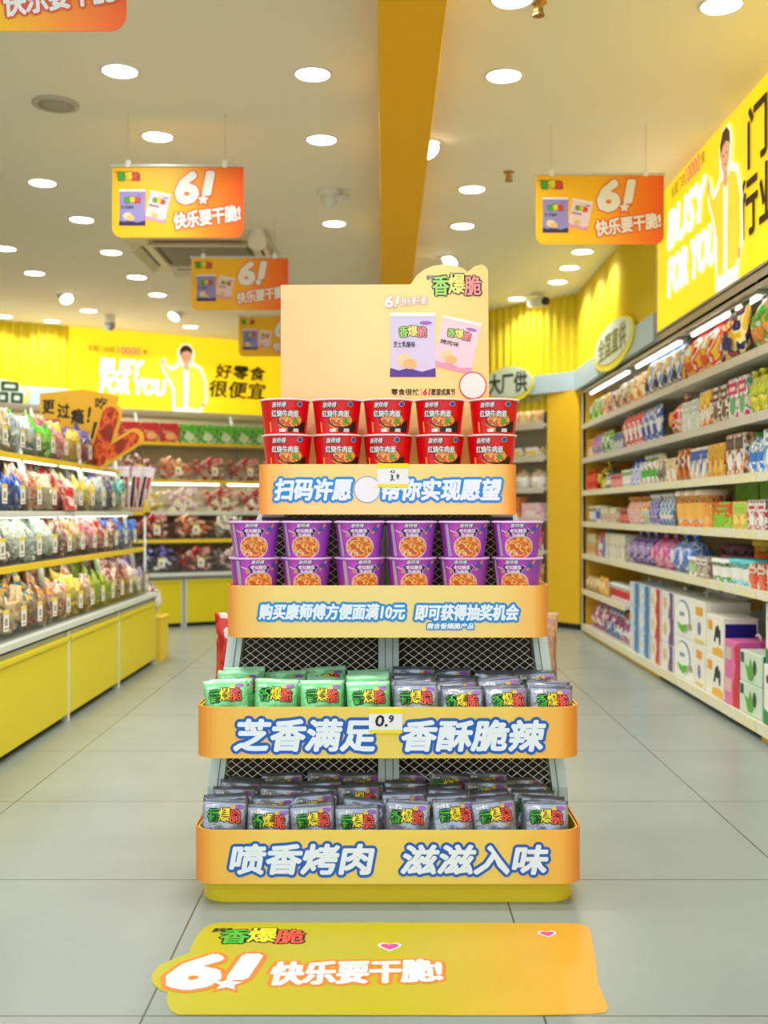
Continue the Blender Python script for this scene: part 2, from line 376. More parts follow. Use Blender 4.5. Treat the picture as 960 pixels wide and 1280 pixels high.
def sprinkler(x, y, lab):
    t = thing('fire_sprinkler', lab, 'sprinkler', (x, y, CEIL), 0)
    br = mat((170, 130, 70), .35, .8)
    MB().lathe([(.03, 0), (.03, -.004), (.012, -.008), (.012, -.03), (.006, -.045)], br, 16).build('body', t)
    MB().lathe([(.022, -.052), (.022, -.048)], br, 16).build('deflector', t)
    MB().tube([(-.012, 0, -.02), (-.016, 0, -.04), (0, 0, -.05), (.016, 0, -.04), (.012, 0, -.02)], .003, br, 6).build('frame', t)
sprinkler(.69, 5.97, 'brass ceiling sprinkler head left of the hanging sign over the aisle'); sprinkler(.57, 3.98, 'brass ceiling sprinkler head nearest the entrance')
# air conditioner cassette
t = thing('air_conditioner', 'square ceiling cassette air conditioner with open louvre flaps', 'air conditioner', (-1.27, 7.8, CEIL))
CR = mat((226, 214, 182), .45)
mb = MB()
for (x0, x1, y0, y1) in ((-.5, .5, -.5, -.34), (-.5, .5, .34, .5), (-.5, -.34, -.34, .34), (.34, .5, -.34, .34)): mb.box(x0, x1, y0, y1, -.035, 0, CR, .006)
mb.build('panel_frame', t)
MB().box(-.34, .34, -.34, .34, -.012, 0, mat((120, 112, 92), .7)).build('cavity', t)
mb = MB()
for i in range(13): mb.box(-.30, .30, -.30 + i * .048, -.276 + i * .048, -.03, -.015, mat((168, 160, 136), .6))
mb.build('grille', t)
for k in range(4):
    M = Matrix.Rotation(k * PI / 2, 4, 'Z') @ Matrix.Translation((0, -.43, -.036)) @ Matrix.Rotation(.75, 4, 'X')
    MB().box(-.34, .34, -.06, .06, -.008, .004, CR, .003, M=M).build('louvre_flap', t)
    M2 = Matrix.Rotation(k * PI / 2, 4, 'Z')
    MB().box(-.30, .30, -.45, -.40, -.0375, -.034, BLACK, M=M2).build('air_slot', t)

# ------------------------------------------------------------------ backlit signs
def figure_print(mb, F, x0, x1, y0, y1):
    """printed picture of a generic person in a yellow jacket, waving"""
    P = lambda u, v, d: F(x0 + u * (x1 - x0), y0 + v * (y1 - y0), d)
    halo = [(.22, 0), (.20, .35), (.10, .50), (-.02, .62), (-.05, .76), (.04, .80), (.12, .68), (.26, .70), (.34, .74), (.32, .90), (.42, 1.01), (.62, 1.01), (.71, .90), (.68, .76), (.86, .70), (.98, .52), (1.0, .22), (.88, .08), (.86, 0)]
    wh = mat((255, 252, 235), .5, 0, BOX_E); jk = mat((246, 214, 60), .5, 0, BOX_E * .9); sk = mat((226, 170, 134), .5, 0, BOX_E * .8); hr = mat((58, 34, 22), .5, 0, BOX_E * .6)
    mb.flat(halo, P, .002, wh)
    mb.flat([(.27, .10), (.26, .36), (.16, .50), (.04, .61), (.0, .68), (.06, .70), (.16, .62), (.32, .66), (.40, .71), (.46, .68), (.46, .10)], P, .003, jk)
    mb.flat([(.56, .10), (.58, .68), (.64, .71), (.82, .66), (.93, .50), (.95, .24), (.86, .14), (.82, .10)], P, .003, jk)
    mb.flat([(.45, .66), (.46, .74), (.58, .74), (.59, .66), (.54, .62)], P, .004, sk)
    mb.disc(.52, .83, .125, .105, P, .005, sk); mb.disc(.01, .73, .045, .05, P, .004, sk); mb.disc(.90, .16, .05, .04, P, .004, sk)
    mb.flat([(.38, .82), (.37, .92), (.44, .99), (.56, 1.0), (.65, .95), (.67, .84), (.63, .89), (.55, .915), (.46, .90), (.41, .87)], P, .006, hr)
    for ex in (.47, .57): mb.disc(ex, .835, .018, .008, P, .006, hr, 10)
    mb.flat([(.49, .775), (.52, .768), (.55, .775), (.52, .782)], P, .006, mat((196, 90, 80), .5))
    return mb
LBY = mat((250, 212, 24), .5, 0, BOX_E); LBW = mat((255, 255, 250), .4, 0, 1.5); INK = mat((46, 34, 14), .5); MAG = mat((226, 92, 128), .5, 0, .4)
ALU = mat((190, 188, 176), .35, .5)
# long right wall
def PR(x, y, d): return (1.635 - d, 6.47 - x, 2.02 + y)
t = thing('lightbox_sign', 'backlit yellow sign above the long right hand shelving', 'sign')
MB().box(1.64, 1.70, 3.3, 6.47, 2.075, CEIL - .005, LBY).build('light_panel', t)
mb = MB(); mb.box(1.632, 1.70, 3.3, 6.475, 2.062, 2.075, ALU); mb.box(1.632, 1.70, 6.47, 6.482, 2.062, CEIL - .005, ALU); mb.build('frame', t)
txt(MB(), 'BUSY', .26, .98, .49, .69, PR, .001, LBW, bold=.05, shear=.15).build('lettering', t)
txt(MB(), 'FOR YOU', .26, 1.16, .22, .42, PR, .001, LBW, bold=.05, shear=.15).build('lettering', t)
txt(MB(), '全国门店', .32, .60, .76, .83, PR, .001, INK, bold=.01).build('lettering', t)
txt(MB(), '10000', .62, .88, .75, .84, PR, .001, MAG, bold=.02).build('lettering', t)
txt(MB(), '家', .90, .97, .76, .83, PR, .001, INK, bold=.01).build('lettering', t)
txt(MB(), '门', 1.62, 1.86, .52, .78, PR, .001, INK, bold=.035).build('lettering', t)
txt(MB(), '行业', 1.50, 2.0, .22, .48, PR, .001, INK, bold=.035).build('lettering', t)
figure_print(MB(), PR, 1.04, 1.56, .05, .815).build('printed_figure', t)
# back wall
def PB(x, y, d): return BL(-.48 + x, TW - .06 - d, 2.02 + y)
t = thing('lightbox_sign', 'backlit yellow sign on the slanting wall above the bulk bins at the back', 'sign')
v = [BL(s, q, z) for s in (-.48, 1.88) for q in (TW - .06, TW - .035) for z in (2.03, CEIL - .005)]
MB().add(v, [(0, 1, 3, 2), (4, 6, 7, 5), (0, 4, 5, 1), (2, 3, 7, 6), (0, 2, 6, 4), (1, 5, 7, 3)], LBY).build('light_panel', t)
txt(MB(), 'BUSY', .31, .76, .395, .555, PB, .002, LBW, bold=.05, shear=.15).build('lettering', t)
txt(MB(), 'FOR YOU', .31, 1.0, .21, .37, PB, .002, LBW, bold=.05, shear=.15).build('lettering', t)
txt(MB(), '全国门店超', .18, .46, .62, .68, PB, .002, INK, bold=.01).build('lettering', t)
txt(MB(), '10000', .49, .73, .61, .69, PB, .002, MAG, bold=.02).build('lettering', t)
txt(MB(), '家', .75, .81, .62, .68, PB, .002, INK, bold=.01).build('lettering', t)
txt(MB(), '好零食', 1.56, 2.15, .43, .585, PB, .002, INK, bold=.035, shear=.12).build('lettering', t)
txt(MB(), '很便宜', 1.49, 2.15, .225, .405, PB, .002, INK, bold=.035, shear=.12).build('lettering', t)
figure_print(MB(), PB, .97, 1.47, .01, .76).build('printed_figure', t)
mb = MB(); v = [BL(s, q, z) for s in (-.50, 1.88) for q in (TW - .07, TW - .03) for z in (2.015, 2.03)]
mb.add(v, [(0, 1, 3, 2), (4, 6, 7, 5), (0, 4, 5, 1), (2, 3, 7, 6), (0, 2, 6, 4), (1, 5, 7, 3)], ALU); mb.build('frame', t)
# oval category signs on the fascia bands
LY = mat((232, 226, 70), .45); PGR = mat((206, 222, 206), .45); FORE = mat((20, 52, 34), .5)
def oval_sign(P, cx, cy, rx, ry, body, w, h, label, ink=FORE, dx=0.0):
    t = thing('category_sign', label, 'sign')
    o = [(cx + rx * math.cos(a * PI / 16), cy + ry * math.sin(a * PI / 16)) for a in range(32)]
    MB().prism(o, P, 0.0, .012, LY).build('sign_plate', t)
    i = [(cx + rx * .93 * math.cos(a * PI / 16), cy + ry * .1 + ry * .80 * math.sin(a * PI / 16)) for a in range(32)]
    MB().prism(i, P, .0122, .015, PGR).build('inner_plate', t)
    txt(MB(), body, cx + dx - w / 2, cx + dx + w / 2, cy - h / 2 + ry * .08, cy + h / 2 + ry * .08, P, .0165, ink, bold=.03).build('lettering', t)
oval_sign(lambda x, y, d: BR(x, -.031 - d, 2.04 + y), .27, .11, .30, .17, '大厂供', .46, .18, 'oval green and yellow sign on the fascia right of the display stand')
oval_sign(lambda x, y, d: BL(-1.30 + x, TW - .091 - d, 2.05 + y), .0, .10, .42, .17, '品', .24, .21, 'oval sign with one dark character on the fascia at far left', FORE, .23)
OLV = mat((120, 124, 60), .5)
oval_sign(lambda x, y, d: (1.619 - d, 9.24 - x, 2.03 + y), 1.62, .15, .66, .17, '全国直供', .92, .17, 'large oval sign on the right hand fascia beside the lightbox', OLV)
mbw = MB().box(2.0, 2.26, 9.18, 9.3, 0, CEIL, mat((214, 206, 180), .6)); struct(mbw, 'wall_corner')

# ================================================================== THE DISPLAY STAND
CX = .010
PALEG = mat((206, 220, 210), .4); WIRE = mat((226, 226, 214), .4, .2); CORE_SHADE = mat((62, 50, 32), .8)
stand = thing('promotion_stand', 'four tiered yellow promotional stand with printed trays in the aisle centre', 'display stand', (CX, 2.77, 0))
def loc(y): return y - 2.77
def upath(w, y0, depth, r, n=6):
    """U-shaped tray outline from back left round the front to back right"""
    p = [(-w / 2, y0 + depth)]
    p += [(-w / 2 + r - r * math.cos(PI / 2 * i / n), y0 + r - r * math.sin(PI / 2 * i / n)) for i in range(n + 1)]
    p += [(w / 2 - r + r * math.sin(PI / 2 * i / n), y0 + r - r * math.cos(PI / 2 * i / n)) for i in range(n + 1)]
    return p + [(w / 2, y0 + depth)]
def wall_along(mb, path, z0, z1, t, m):
    """thin upright sheet following a path, thickened towards the inside"""
    n = len(path); inn = []
    for i, p in enumerate(path):
        a = Vector(path[max(0, i - 1)]); b = Vector(path[min(n - 1, i + 1)]); d = (b - a).normalized(); inn.append((p[0] - d.y * t, p[1] + d.x * t))
    vs = [(x, y, z0) for x, y in path] + [(x, y, z1) for x, y in path] + [(x, y, z0) for x, y in inn] + [(x, y, z1) for x, y in inn]
    fs = []
    for i in range(n - 1): fs += [(i, i + 1, n + i + 1, n + i), (2 * n + i, 3 * n + i, 3 * n + i + 1, 2 * n + i + 1), (n + i, n + i + 1, 3 * n + i + 1, 3 * n + i), (i, 2 * n + i, 2 * n + i + 1, i + 1)]
    fs += [(0, n, 3 * n, 2 * n), (n - 1, 3 * n - 1, 4 * n - 1, 2 * n - 1)]
    return mb.add(vs, fs, m)
# base
o = upath(.964, 0, .50, .07); o = o + [(x, y) for x, y in []]
MB().prism(o, lambda x, y, d: (x, y, d), 0.0, .06, mat((238, 208, 26), .35)).build('base', stand)
BLUE = mat((24, 96, 190), .45); PWHITE = mat((236, 244, 250), .4); SKY = mat((40, 140, 215), .45)
def tray(w, y0, z0, z1, depth, r, floor_z, stops, outz=True):
    y = loc(y0); tr = MB()
    wall_along(tr, [(x * (w - .012) / w, q + .006) for x, q in upath(w, y, depth, r)], z0 + .004, z1 - .004, .004, YELD)
    pts = [(x * (w - .012) / w, q + .006) for x, q in upath(w, y, depth, r)]
    tr.prism(pts, lambda x, q, d: (x, q, d), floor_z - .008, floor_z, YELD)
    tro = tr.build('tray', stand)
    b = wall_along(MB(), upath(w, y, depth, r), z0, z1, .004, gmat(stops, 'X', True, .42)).build('banner', tro)
    return tro, y
WARM = [(0, (246, 222, 138)), (.34, (248, 216, 124)), (.45, (250, 190, 92)), (.5, (248, 146, 50))]
WARM2 = [(0, (238, 212, 96)), (.30, (246, 208, 98)), (.44, (250, 186, 76)), (.5, (248, 138, 34))]
t1, y1 = tray(.727, 3.00, .993, 1.133, .17, .055, 1.120, WARM)
t2, y2 = tray(.868, 2.88, .665, .804, .22, .055, .780, WARM)
t3, y3 = tray(.995, 2.78, .366, .4975, .26, .06, .38, WARM2)
t4, y4 = tray(.992, 2.735, .058, .194, .30, .06, .07, WARM2)
def ban(px0, px1, py0, py1, Y):   # measured on the flat front of a tray at depth Y
    k = Y / 1350; return ((px0 - 480) * k - CX, (px1 - 480) * k - CX, 1 + (640 - py1) * k, 1 + (640 - py0) * k)
def lettering(tr, yy, items):
    P = PXZ(0, yy, 0)
    for body, q, m, o, ow in items:
        mb = MB(); txt(mb, body, *q, P, .0008, m, bold=.05, shear=.16, out=o, ow=ow * 1.1, n=16)
        mb.build('lettering', tr)
lettering(t4, y4, [('喷香烤肉', ban(288, 467, 1056, 1092, 2.735), PWHITE, BLUE, .0072), ('滋滋入味', ban(502, 684, 1057, 1092, 2.735), PWHITE, BLUE, .0072)])
lettering(t3, y3, [('芝香满足', ban(293, 468, 900, 938, 2.78), PWHITE, BLUE, .0078), ('香酥脆辣', ban(503, 681, 901, 938, 2.78), PWHITE, BLUE, .0078)])
lettering(t2, y2, [('购买康师傅方便面满10元', ban(324, 506, 755, 774, 2.88), PWHITE, SKY, .0062), ('即可获得抽奖机会', ban(519, 648, 756, 775, 2.88), PWHITE, SKY, .0062),
                   ('需含香爆脆产品', ban(534, 592, 779, 786, 2.88), PWHITE, SKY, .0032)])
lettering(t1, y1, [('扫码许愿', ban(344, 440, 599, 625, 3.0), PWHITE, SKY, .0068), ('帮你实现愿望', ban(478, 626, 599, 625, 3.0), PWHITE, SKY, .0068)])
mb = MB(); P = PXZ(0, y1, 0); cx, _, cz, _ = ban(459, 460, 612, 612, 3.0)
mb.disc(cx, cz, .0375, .0375, P, .0008, SKY); mb.disc(cx, cz, .0355, .0355, P, .0012, WHITE); mb.build('printed_disc', t1)
# leaning core: side uprights, centre post, wire mesh and a dark board for the inner shade
lean = [(.05, .505, 3.0), (.24, .497, 2.98), (.66, .452, 3.075), (1.02, .372, 3.16), (1.14, .345, 3.18)]
for sgn in (-1, 1):
    mb = MB(); vs = []
    for z, x, y in lean:
        for dx, dy in ((0, 0), (-.042, 0), (-.042, .06), (0, .06)): vs.append((sgn * (x + dx), loc(y + dy), z))
    fs = [(0, 1, 2, 3), tuple(len(vs) - 4 + i for i in (3, 2, 1, 0))]
    for k in range(len(lean) - 1):
        for i in range(4): j = (i + 1) % 4; fs.append((4 * k + i, 4 * k + j, 4 * k + 4 + j, 4 * k + 4 + i))
    mb.add(vs, fs, PALEG)
    # narrow seam rail beside the mesh
    mb.tube([(sgn * (x - .026), loc(y) - .0008, z) for z, x, y in lean], .0014, mat((130, 140, 132), .5), 4)
    mb.build('upright', stand)
def leanY(z):
    for (z0, x0, q0), (z1, x1, q1) in zip(lean, lean[1:]):
        if z <= z1: k = (z - z0) / (z1 - z0); return (x0 + (x1 - x0) * k, q0 + (q1 - q0) * k)
    return lean[-1][1:]
mb = MB()
for x0, x1 in ((-.026, -.007), (-.005, .014), (.016, .032)):
    vs = [(x, loc(y) + dy, z) for z, _, y in lean for x in (x0, x1) for dy in (.0, .03)]
    for k in range(len(lean) - 1):
        a = 4 * k; mb.add(vs[a:a + 8], [(0, 2, 6, 4), (1, 5, 7, 3), (0, 4, 5, 1), (2, 3, 7, 6)], PALEG)
mb.build('centre_post', stand)
def wire(x_of, sx, z0, z1):
    """diamond mesh: crossing wires clipped to the panel"""
    mb = MB(); dx, dz = .030, .0215; w = .0013
    for dirn in (1, -1):
        for k in range(-75, 76):
            pts = []
            z = z0
            while z <= z1 + 1e-6:
                xl, xr = x_of(z); xc = (k * dx) + dirn * (z - z0) / dz * dx
                if xl <= xc <= xr: pts.append((xc, loc(leanY(z)[1]) + .012 + .0012 * dirn, z))
                elif pts: break
                z += dz / 2
            if len(pts) > 1:
                a, b = Vector(pts[0]), Vector(pts[-1])
                seg = [pts[0]] + [p for p in pts[1:-1] if abs(p[2] - .24) < dz / 2 or abs(p[2] - .66) < dz / 2] + [pts[-1]]
                for p, q in zip(seg, seg[1:]):
                    mb.add([(p[0] - w, p[1], p[2]), (p[0] + w, p[1], p[2]), (q[0] + w, q[1], q[2]), (q[0] - w, q[1], q[2]),
                            (p[0] - w, p[1] + .002, p[2]), (p[0] + w, p[1] + .002, p[2]), (q[0] + w, q[1] + .002, q[2]), (q[0] - w, q[1] + .002, q[2])],
                           [(0, 1, 2, 3), (7, 6, 5, 4), (0, 3, 7, 4), (1, 5, 6, 2)], WIRE)
    return mb
wire(lambda z: (-(leanY(z)[0] - .040), -.024), -1, .06, 1.12).build('wire_mesh', stand)
wire(lambda z: (.030, leanY(z)[0] - .040), 1, .06, 1.12).build('wire_mesh', stand)
mb = MB(); vs = [(sx * (x - .03), loc(y) + dy, z) for z, x, y in lean for sx in (-1, 1) for dy in (.10, .11)]
for k in range(len(lean) - 1): mb.add(vs[4 * k:4 * k + 8], [(0, 2, 6, 4), (1, 5, 7, 3), (0, 4, 5, 1), (2, 3, 7, 6)], CORE_SHADE)  # dark sheet coloured as the shade inside the hollow core
mb.build('core_shade_board', stand)
# top rail that shows between the two upper trays
mb = MB().box(-.365, -.30, loc(3.13), loc(3.16), .985, 1.0, STEEL, .002); mb.box(-.365, .365, loc(3.14), loc(3.16), .962, .985, mat((70, 74, 74), .5)); mb.box(.30, .365, loc(3.13), loc(3.16), .985, 1.0, STEEL, .002)
mb.build('top_rail', stand)

# header board standing at the top of the stand (characters left out)
BY = 3.19
def hb(px, py): k = BY / 1350; return ((px - 480) * k, 1 + (640 - py) * k)
outl = [(351, 500), (351, 356), (512, 355.5), (515, 353), (521, 344), (530, 337), (542, 332), (555, 330.5), (570, 332), (580, 336), (584, 340), (587, 338), (593, 333), (602, 330.5), (607, 333), (610, 338), (612, 500)]
hp = [hb(*p) for p in outl]; hp[0] = (hp[0][0], 1.128); hp[-1] = (hp[-1][0], 1.128)
board = thing('header_board', 'printed pale orange cardboard header with wavy top corner above the red cups', 'sign board', (0, BY, 0))
PH = lambda x, y, d: (x, -d, y)
MB().prism(hp, PH, -.008, 0.0, gmat([(0, (248, 206, 142)), (.35, (248, 222, 158)), (.7, (248, 228, 146)), (1, (248, 214, 134))], 'X', False, .45)).build('board', board)
mb = MB()
def R(x0, x1, y0, y1): a = hb(x0, y1); b = hb(x1, y0); return (a[0], b[0], a[1], b[1])
logo(mb, *R(541, 601, 345, 369), PH, .0005, True); mb.build('lettering', board); mb = MB()
txt(mb, '康师傅', *R(533, 547, 344, 350), PH, .0005, mat((120, 120, 130), .5), bold=.02); mb.build('lettering', board); mb = MB()
sixone(mb, *R(481, 499, 370, 384), PH, .0005, WHITE, mat((240, 150, 110), .4), .0022)
txt(mb, SLOGAN, *R(502, 534, 371, 381), PH, .0005, WHITE, bold=.03, shear=.1, out=mat((244, 170, 130), .4), ow=.002, n=6, rot=.06); mb.build('lettering', board); mb = MB()
txt(mb, '零食很忙', *R(489, 524, 486, 494), PH, .0005, INK, bold=.03); mb.flat([(hb(526.4, 495)[0], hb(526.4, 495)[1]), (hb(527, 495)[0], hb(527, 495)[1]), hb(527, 485), hb(526.4, 485)], PH, .0005, INK)
txt(mb, '61', *R(529, 538, 486, 494), PH, .0005, RED, bold=.05, shear=.2); txt(mb, '愿望成真节', *R(539, 569, 486, 494), PH, .0005, INK, bold=.03)
mb.build('lettering', board)
def packet_print(mb, c, w, h, ang, P, d, body, edge, soft=True, flav='芝士乳酪味'):
    cs, sn = math.cos(ang), math.sin(ang)
    Q = lambda x, y, e: P(c[0] + x * cs - y * sn, c[1] + x * sn + y * cs, e)
    mb.flat([(-w / 2, -h / 2), (w / 2, -h / 2), (w / 2 * .96, 0), (w / 2, h / 2), (-w / 2, h / 2), (-w / 2 * .96, 0)], Q, d, body)
    mb.flat([(-w / 2, -h / 2), (w / 2, -h / 2), (w / 2 * .98, -h * .36), (w * .2, -h * .42), (-w * .1, -h * .36), (-w * .3, -h * .40), (-w / 2 * .98, -h * .36)], Q, d + .0003, edge)
    mb.flat([(-w / 2, h / 2), (w / 2, h / 2), (w / 2 * .99, h * .44), (-w / 2 * .99, h * .44)], Q, d + .0003, WHITE)
    logo(mb, -w * .30, w * .30, h * .12, h * .28, Q, d + .0004, soft)
    txt(mb, flav, -w * .42, w * .05, -h * .04, h * .05, Q, d + .0004, INK, bold=.02)
    mb.disc(-w * .18, -h * .24, w * .17, h * .10, Q, d + .0005, mat((240, 214, 160), .5)); mb.disc(-w * .06, -h * .30, w * .15, h * .08, Q, d + .0006, mat((226, 190, 126), .5))
    mb.disc(w * .28, h * .34, w * .14, h * .03, Q, d + .0005, mat((170, 110, 190), .5))
LAV = mat((214, 208, 236), .45); VIO = mat((84, 60, 150), .45); ROSE = mat((240, 212, 224), .45); ROSED = mat((222, 160, 180), .45)
mb = MB(); packet_print(mb, hb(571, 431), .118, .155, -.22, PH, .0006, ROSE, ROSED, True, '烤肉味'); mb.build('printed_packet', board)
mb = MB(); packet_print(mb, hb(516, 431), .136, .190, 0.0, PH, .0012, LAV, VIO); mb.build('printed_packet', board)
mb = MB(); c = hb(591, 482); mb.disc(c[0], c[1], .041, .041, PH, .002, mat((220, 70, 80), .5)); mb.disc(c[0], c[1], .0375, .0375, PH, .0024, WHITE); mb.build('printed_disc', board)

# ------------------------------------------------------------------ noodle cups
def cone_map(r0, r1, h, e=.0013):
    def P(u, v, d):
        r = r0 + (r1 - r0) * v / h; a = u / ((r0 + r1) / 2); r += e + d
        return (r * math.sin(a), -r * math.cos(a), v)
    return P
SOUP = pmat([(216, 110, 40), (238, 150, 60), (244, 190, 104), (206, 96, 40)], 9.0, .4)
def cup(kind):
    r0, r1, h = (.0595, .0695, .0965) if kind == 'red' else (.056, .0680, .0945)
    P = cone_map(r0, r1, h)
    t = thing('noodle_cup', 'x', 'noodle cup')
    base = mat((222, 8, 20), .28) if kind == 'red' else gmat([(0, (140, 50, 160)), (.3, (206, 76, 200)), (.6, (190, 80, 204)), (1, (136, 60, 176))], 'X', False, .32)
    m = MB().lathe([(r0, 0), (r0, .004), (r1, h - .003)], base, 40)
    m.lathe([(r1, h - .004), (r1 + .003, h - .003), (r1 + .003, h + .001), (r1 - .002, h + .001)], mat((240, 216, 214) if kind == 'red' else (226, 190, 224), .4), 40, cap=False)
    if kind == 'red':
        m.flat([(-.055, .004), (.0, .004), (.0, .022), (-.03, .025), (-.055, .034)], P, .0002, mat((236, 140, 50), .4))
        bk = mat((34, 22, 20), .4)
        for a0, a1 in ((.0, .02), (.02, .04), (.04, .06)): m.flat([(a0, .004), (a1, .004), (a1, .012 + a1 * .42), (a0, .012 + a0 * .42)], P, .0002, bk)
        m.disc(.010, .036, .037, .021, P, .0004, bk, 24, 3); m.disc(.010, .037, .034, .0185, P, .0008, SOUP, 24, 3)
        m.disc(.022, .034, .007, .008, P, .0012, mat((60, 170, 50), .4), 10)
        m.flat([(-.024, .004), (-.006, .004), (-.006, .013), (-.024, .013)], P, .0006, WHITE); m.flat([(.016, .004), (.036, .004), (.034, .014), (.018, .014)], P, .0006, mat((214, 214, 218), .4))
        m.disc(.034, .082, .0085, .0075, P, .0004, WHITE, 14); m.disc(.034, .082, .0075, .0066, P, .0008, mat((60, 80, 160), .4), 14)
    else:
        ng = mat((70, 30, 90), .4); tan = mat((214, 150, 110), .4)
        m.flat([(-.058, .0), (-.044, .0), (-.050, .088), (-.060, .088)], P, .0002, mat((186, 170, 190), .4))
        m.disc(.004, .026, .041, .033, P, .0003, mat((240, 186, 206), .4), 26, 3); m.disc(.004, .026, .037, .029, P, .0007, SOUP, 26, 3)
        m.flat([(-.024, .003), (-.002, .003), (.0, .013), (-.022, .013)], P, .0012, mat((222, 214, 206), .4))
        m.flat([(-.022, .078), (-.030, .070), (-.024, .064), (-.022, .054), (.024, .052), (.026, .062), (.034, .070), (.026, .078)], P, .0003, mat((226, 190, 236), .4))
        m.flat([(-.020, .077), (-.028, .070), (-.022, .064), (-.020, .055), (.022, .053), (.024, .062), (.032, .070), (.024, .077)], P, .0007, ng)
        m.flat([(.034, .064), (.040, .060), (.062, .086), (.056, .091)], P, .0003, tan); m.disc(.046, .075, .008, .007, P, .0006, mat((60, 90, 180), .4), 12)
        m.flat([(-.046, .070), (-.044, .073), (-.022, .064), (-.024, .061)], P, .0003, mat((240, 190, 220), .4)); m.flat([(-.034, .056), (-.026, .052), (-.022, .064), (-.030, .066)], P, .0004, tan)
    m.build('cup_body', t)
    MB().lathe([(r1 - .001, h + .0005), (r1 - .002, h + .0025), (.02, h + .002), (.0, h + .002)], mat((230, 60, 50) if kind == 'red' else (196, 120, 200), .4), 40, cap=False).build('lid', t)
    L = MB()
    if kind == 'red':
        txt(L, '红烧牛肉面', -.044, .030, .046, .064, P, .0012, WHITE, bold=.03, out=mat((90, 0, 6), .4), ow=.0014, n=6)
        txt(L, '康师傅', -.042, -.004, .072, .087, P, .0012, mat((240, 226, 226), .4), bold=.02, shear=.2, out=mat((90, 20, 30), .4), ow=.0014, n=6)
    else:
        txt(L, '老坛酸菜', -.019, .022, .0655, .0755, P, .0012, WHITE, bold=.03); txt(L, '牛肉面', -.015, .018, .0545, .0635, P, .0012, WHITE, bold=.03)
        txt(L, '康师傅', -.018, .014, .079, .090, P, .0012, mat((240, 226, 240), .4), bold=.02, shear=.2, out=ng, ow=.0013, n=6)
    L.build('lettering', t)
    return t
NUM = ['first', 'second', 'third', 'fourth', 'fifth', 'sixth']
def cups(kind, desc, xs, Y, zs, group):
    p = cup(kind); first = True
    for row, z in zip(('upper', 'lower'), zs):
        for i, x in enumerate(xs[row]):
            lab = '%s in the %s row of its tray, %s from left' % (desc, row, NUM[i])
            l = ((x - 480) * (Y - .06) / 1350, Y + random.uniform(-.004, .004), z); r = (0, 0, random.uniform(-.16, .22) - .5 * l[0])
            if first: p.location = l; p.rotation_euler = r; p['label'] = lab; p['group'] = group; first = False
            else: dup(p, l, r, lab, group)
cups('red', 'red noodle cup', {'upper': [354, 420, 485, 551, 620], 'lower': [357, 421, 485, 551, 617]}, 3.085, (1.2205, 1.1205), 'red noodle cups on the top tray')
cups('purple', 'purple noodle cup', {'upper': [315, 381, 449, 515, 582, 650], 'lower': [315, 381, 449, 515, 582, 650]}, 2.97, (.879, .7805), 'purple noodle cups on the second tray')

# ------------------------------------------------------------------ snack packs in the two lower trays
def pouch(mb, w, h, t, mf, ms=None, seal=.09, nx=12, ny=14, wob=.25, seed=0, pinch=.06):
    rd = random.Random(seed); ph = [rd.uniform(0, 6.28) for _ in range(8)]; ms = ms or mf
    def hv(u, v):
        s = max(0.0, min(1.0, (v - seal) / (1 - 2 * seal))); b = (math.sin(PI * s) ** .55) * (max(0, 1 - abs(u) ** 3.5) ** .6) if 0 < s < 1 else 0
        wr = 1 + wob * (math.sin(5 * u + ph[0] + 4 * v) * .4 + math.sin(9 * v + ph[1] - 3 * u) * .3 + math.sin(13 * u + 11 * v + ph[2]) * .3)
        return b, wr
    vs = []; idx = {}
    for side in (-1, 1):
        for j in range(ny + 1):
            v = j / ny
            for i in range(nx + 1):
                u = -1 + 2 * i / nx; b, wr = hv(u, v)
                x = u * w / 2 * (1 - pinch * math.sin(PI * v)) ; y = side * (t / 2 * b * wr + .0006); z = v * h
                if v < seal or v > 1 - seal: y += .004 * math.sin(ph[3] + 4 * u + 3 * v) * (1 if t > .02 else .4)
                idx[(side, i, j)] = len(vs); vs.append((x, y, z))
    fs = []; fb = []
    for j in range(ny):
        for i in range(nx):
            q = [idx[(-1, i, j)], idx[(-1, i + 1, j)], idx[(-1, i + 1, j + 1)], idx[(-1, i, j + 1)]]
            r = [idx[(1, i, j)], idx[(1, i, j + 1)], idx[(1, i + 1, j + 1)], idx[(1, i + 1, j)]]
            (fb if (j < 1 or j >= ny - 1) else fs).extend([q, r])
    for j in range(ny): fs += [[idx[(-1, 0, j)], idx[(-1, 0, j + 1)], idx[(1, 0, j + 1)], idx[(1, 0, j)]], [idx[(-1, nx, j)], idx[(1, nx, j)], idx[(1, nx, j + 1)], idx[(-1, nx, j + 1)]]]
    for i in range(nx): fs += [[idx[(-1, i, 0)], idx[(1, i, 0)], idx[(1, i + 1, 0)], idx[(-1, i + 1, 0)]], [idx[(-1, i, ny)], idx[(-1, i + 1, ny)], idx[(1, i + 1, ny)], idx[(1, i, ny)]]]
    mb.add(vs, fs, mf, True)
    o = len(mb.v) - len(vs); k = mb._m(ms)
    for f in fb: mb.f.append([i + o for i in f]); mb.mi.append(k); mb.sm.append(True)
    def P(x, z, d):
        v = z / h; u = x / (w / 2 * (1 - pinch * math.sin(PI * v))); b, wr = hv(u, v); return (x, -(t / 2 * b * wr + .0012 + d), z)
    return P
GREY = mat((168, 174, 186), .27, .5, 0, .9, 26); GREYS = mat((104, 108, 120), .35, .4)
GRNP = mat((136, 226, 150), .30, .25, 0, .8, 26); GRNS = mat((176, 240, 186), .35, .2)
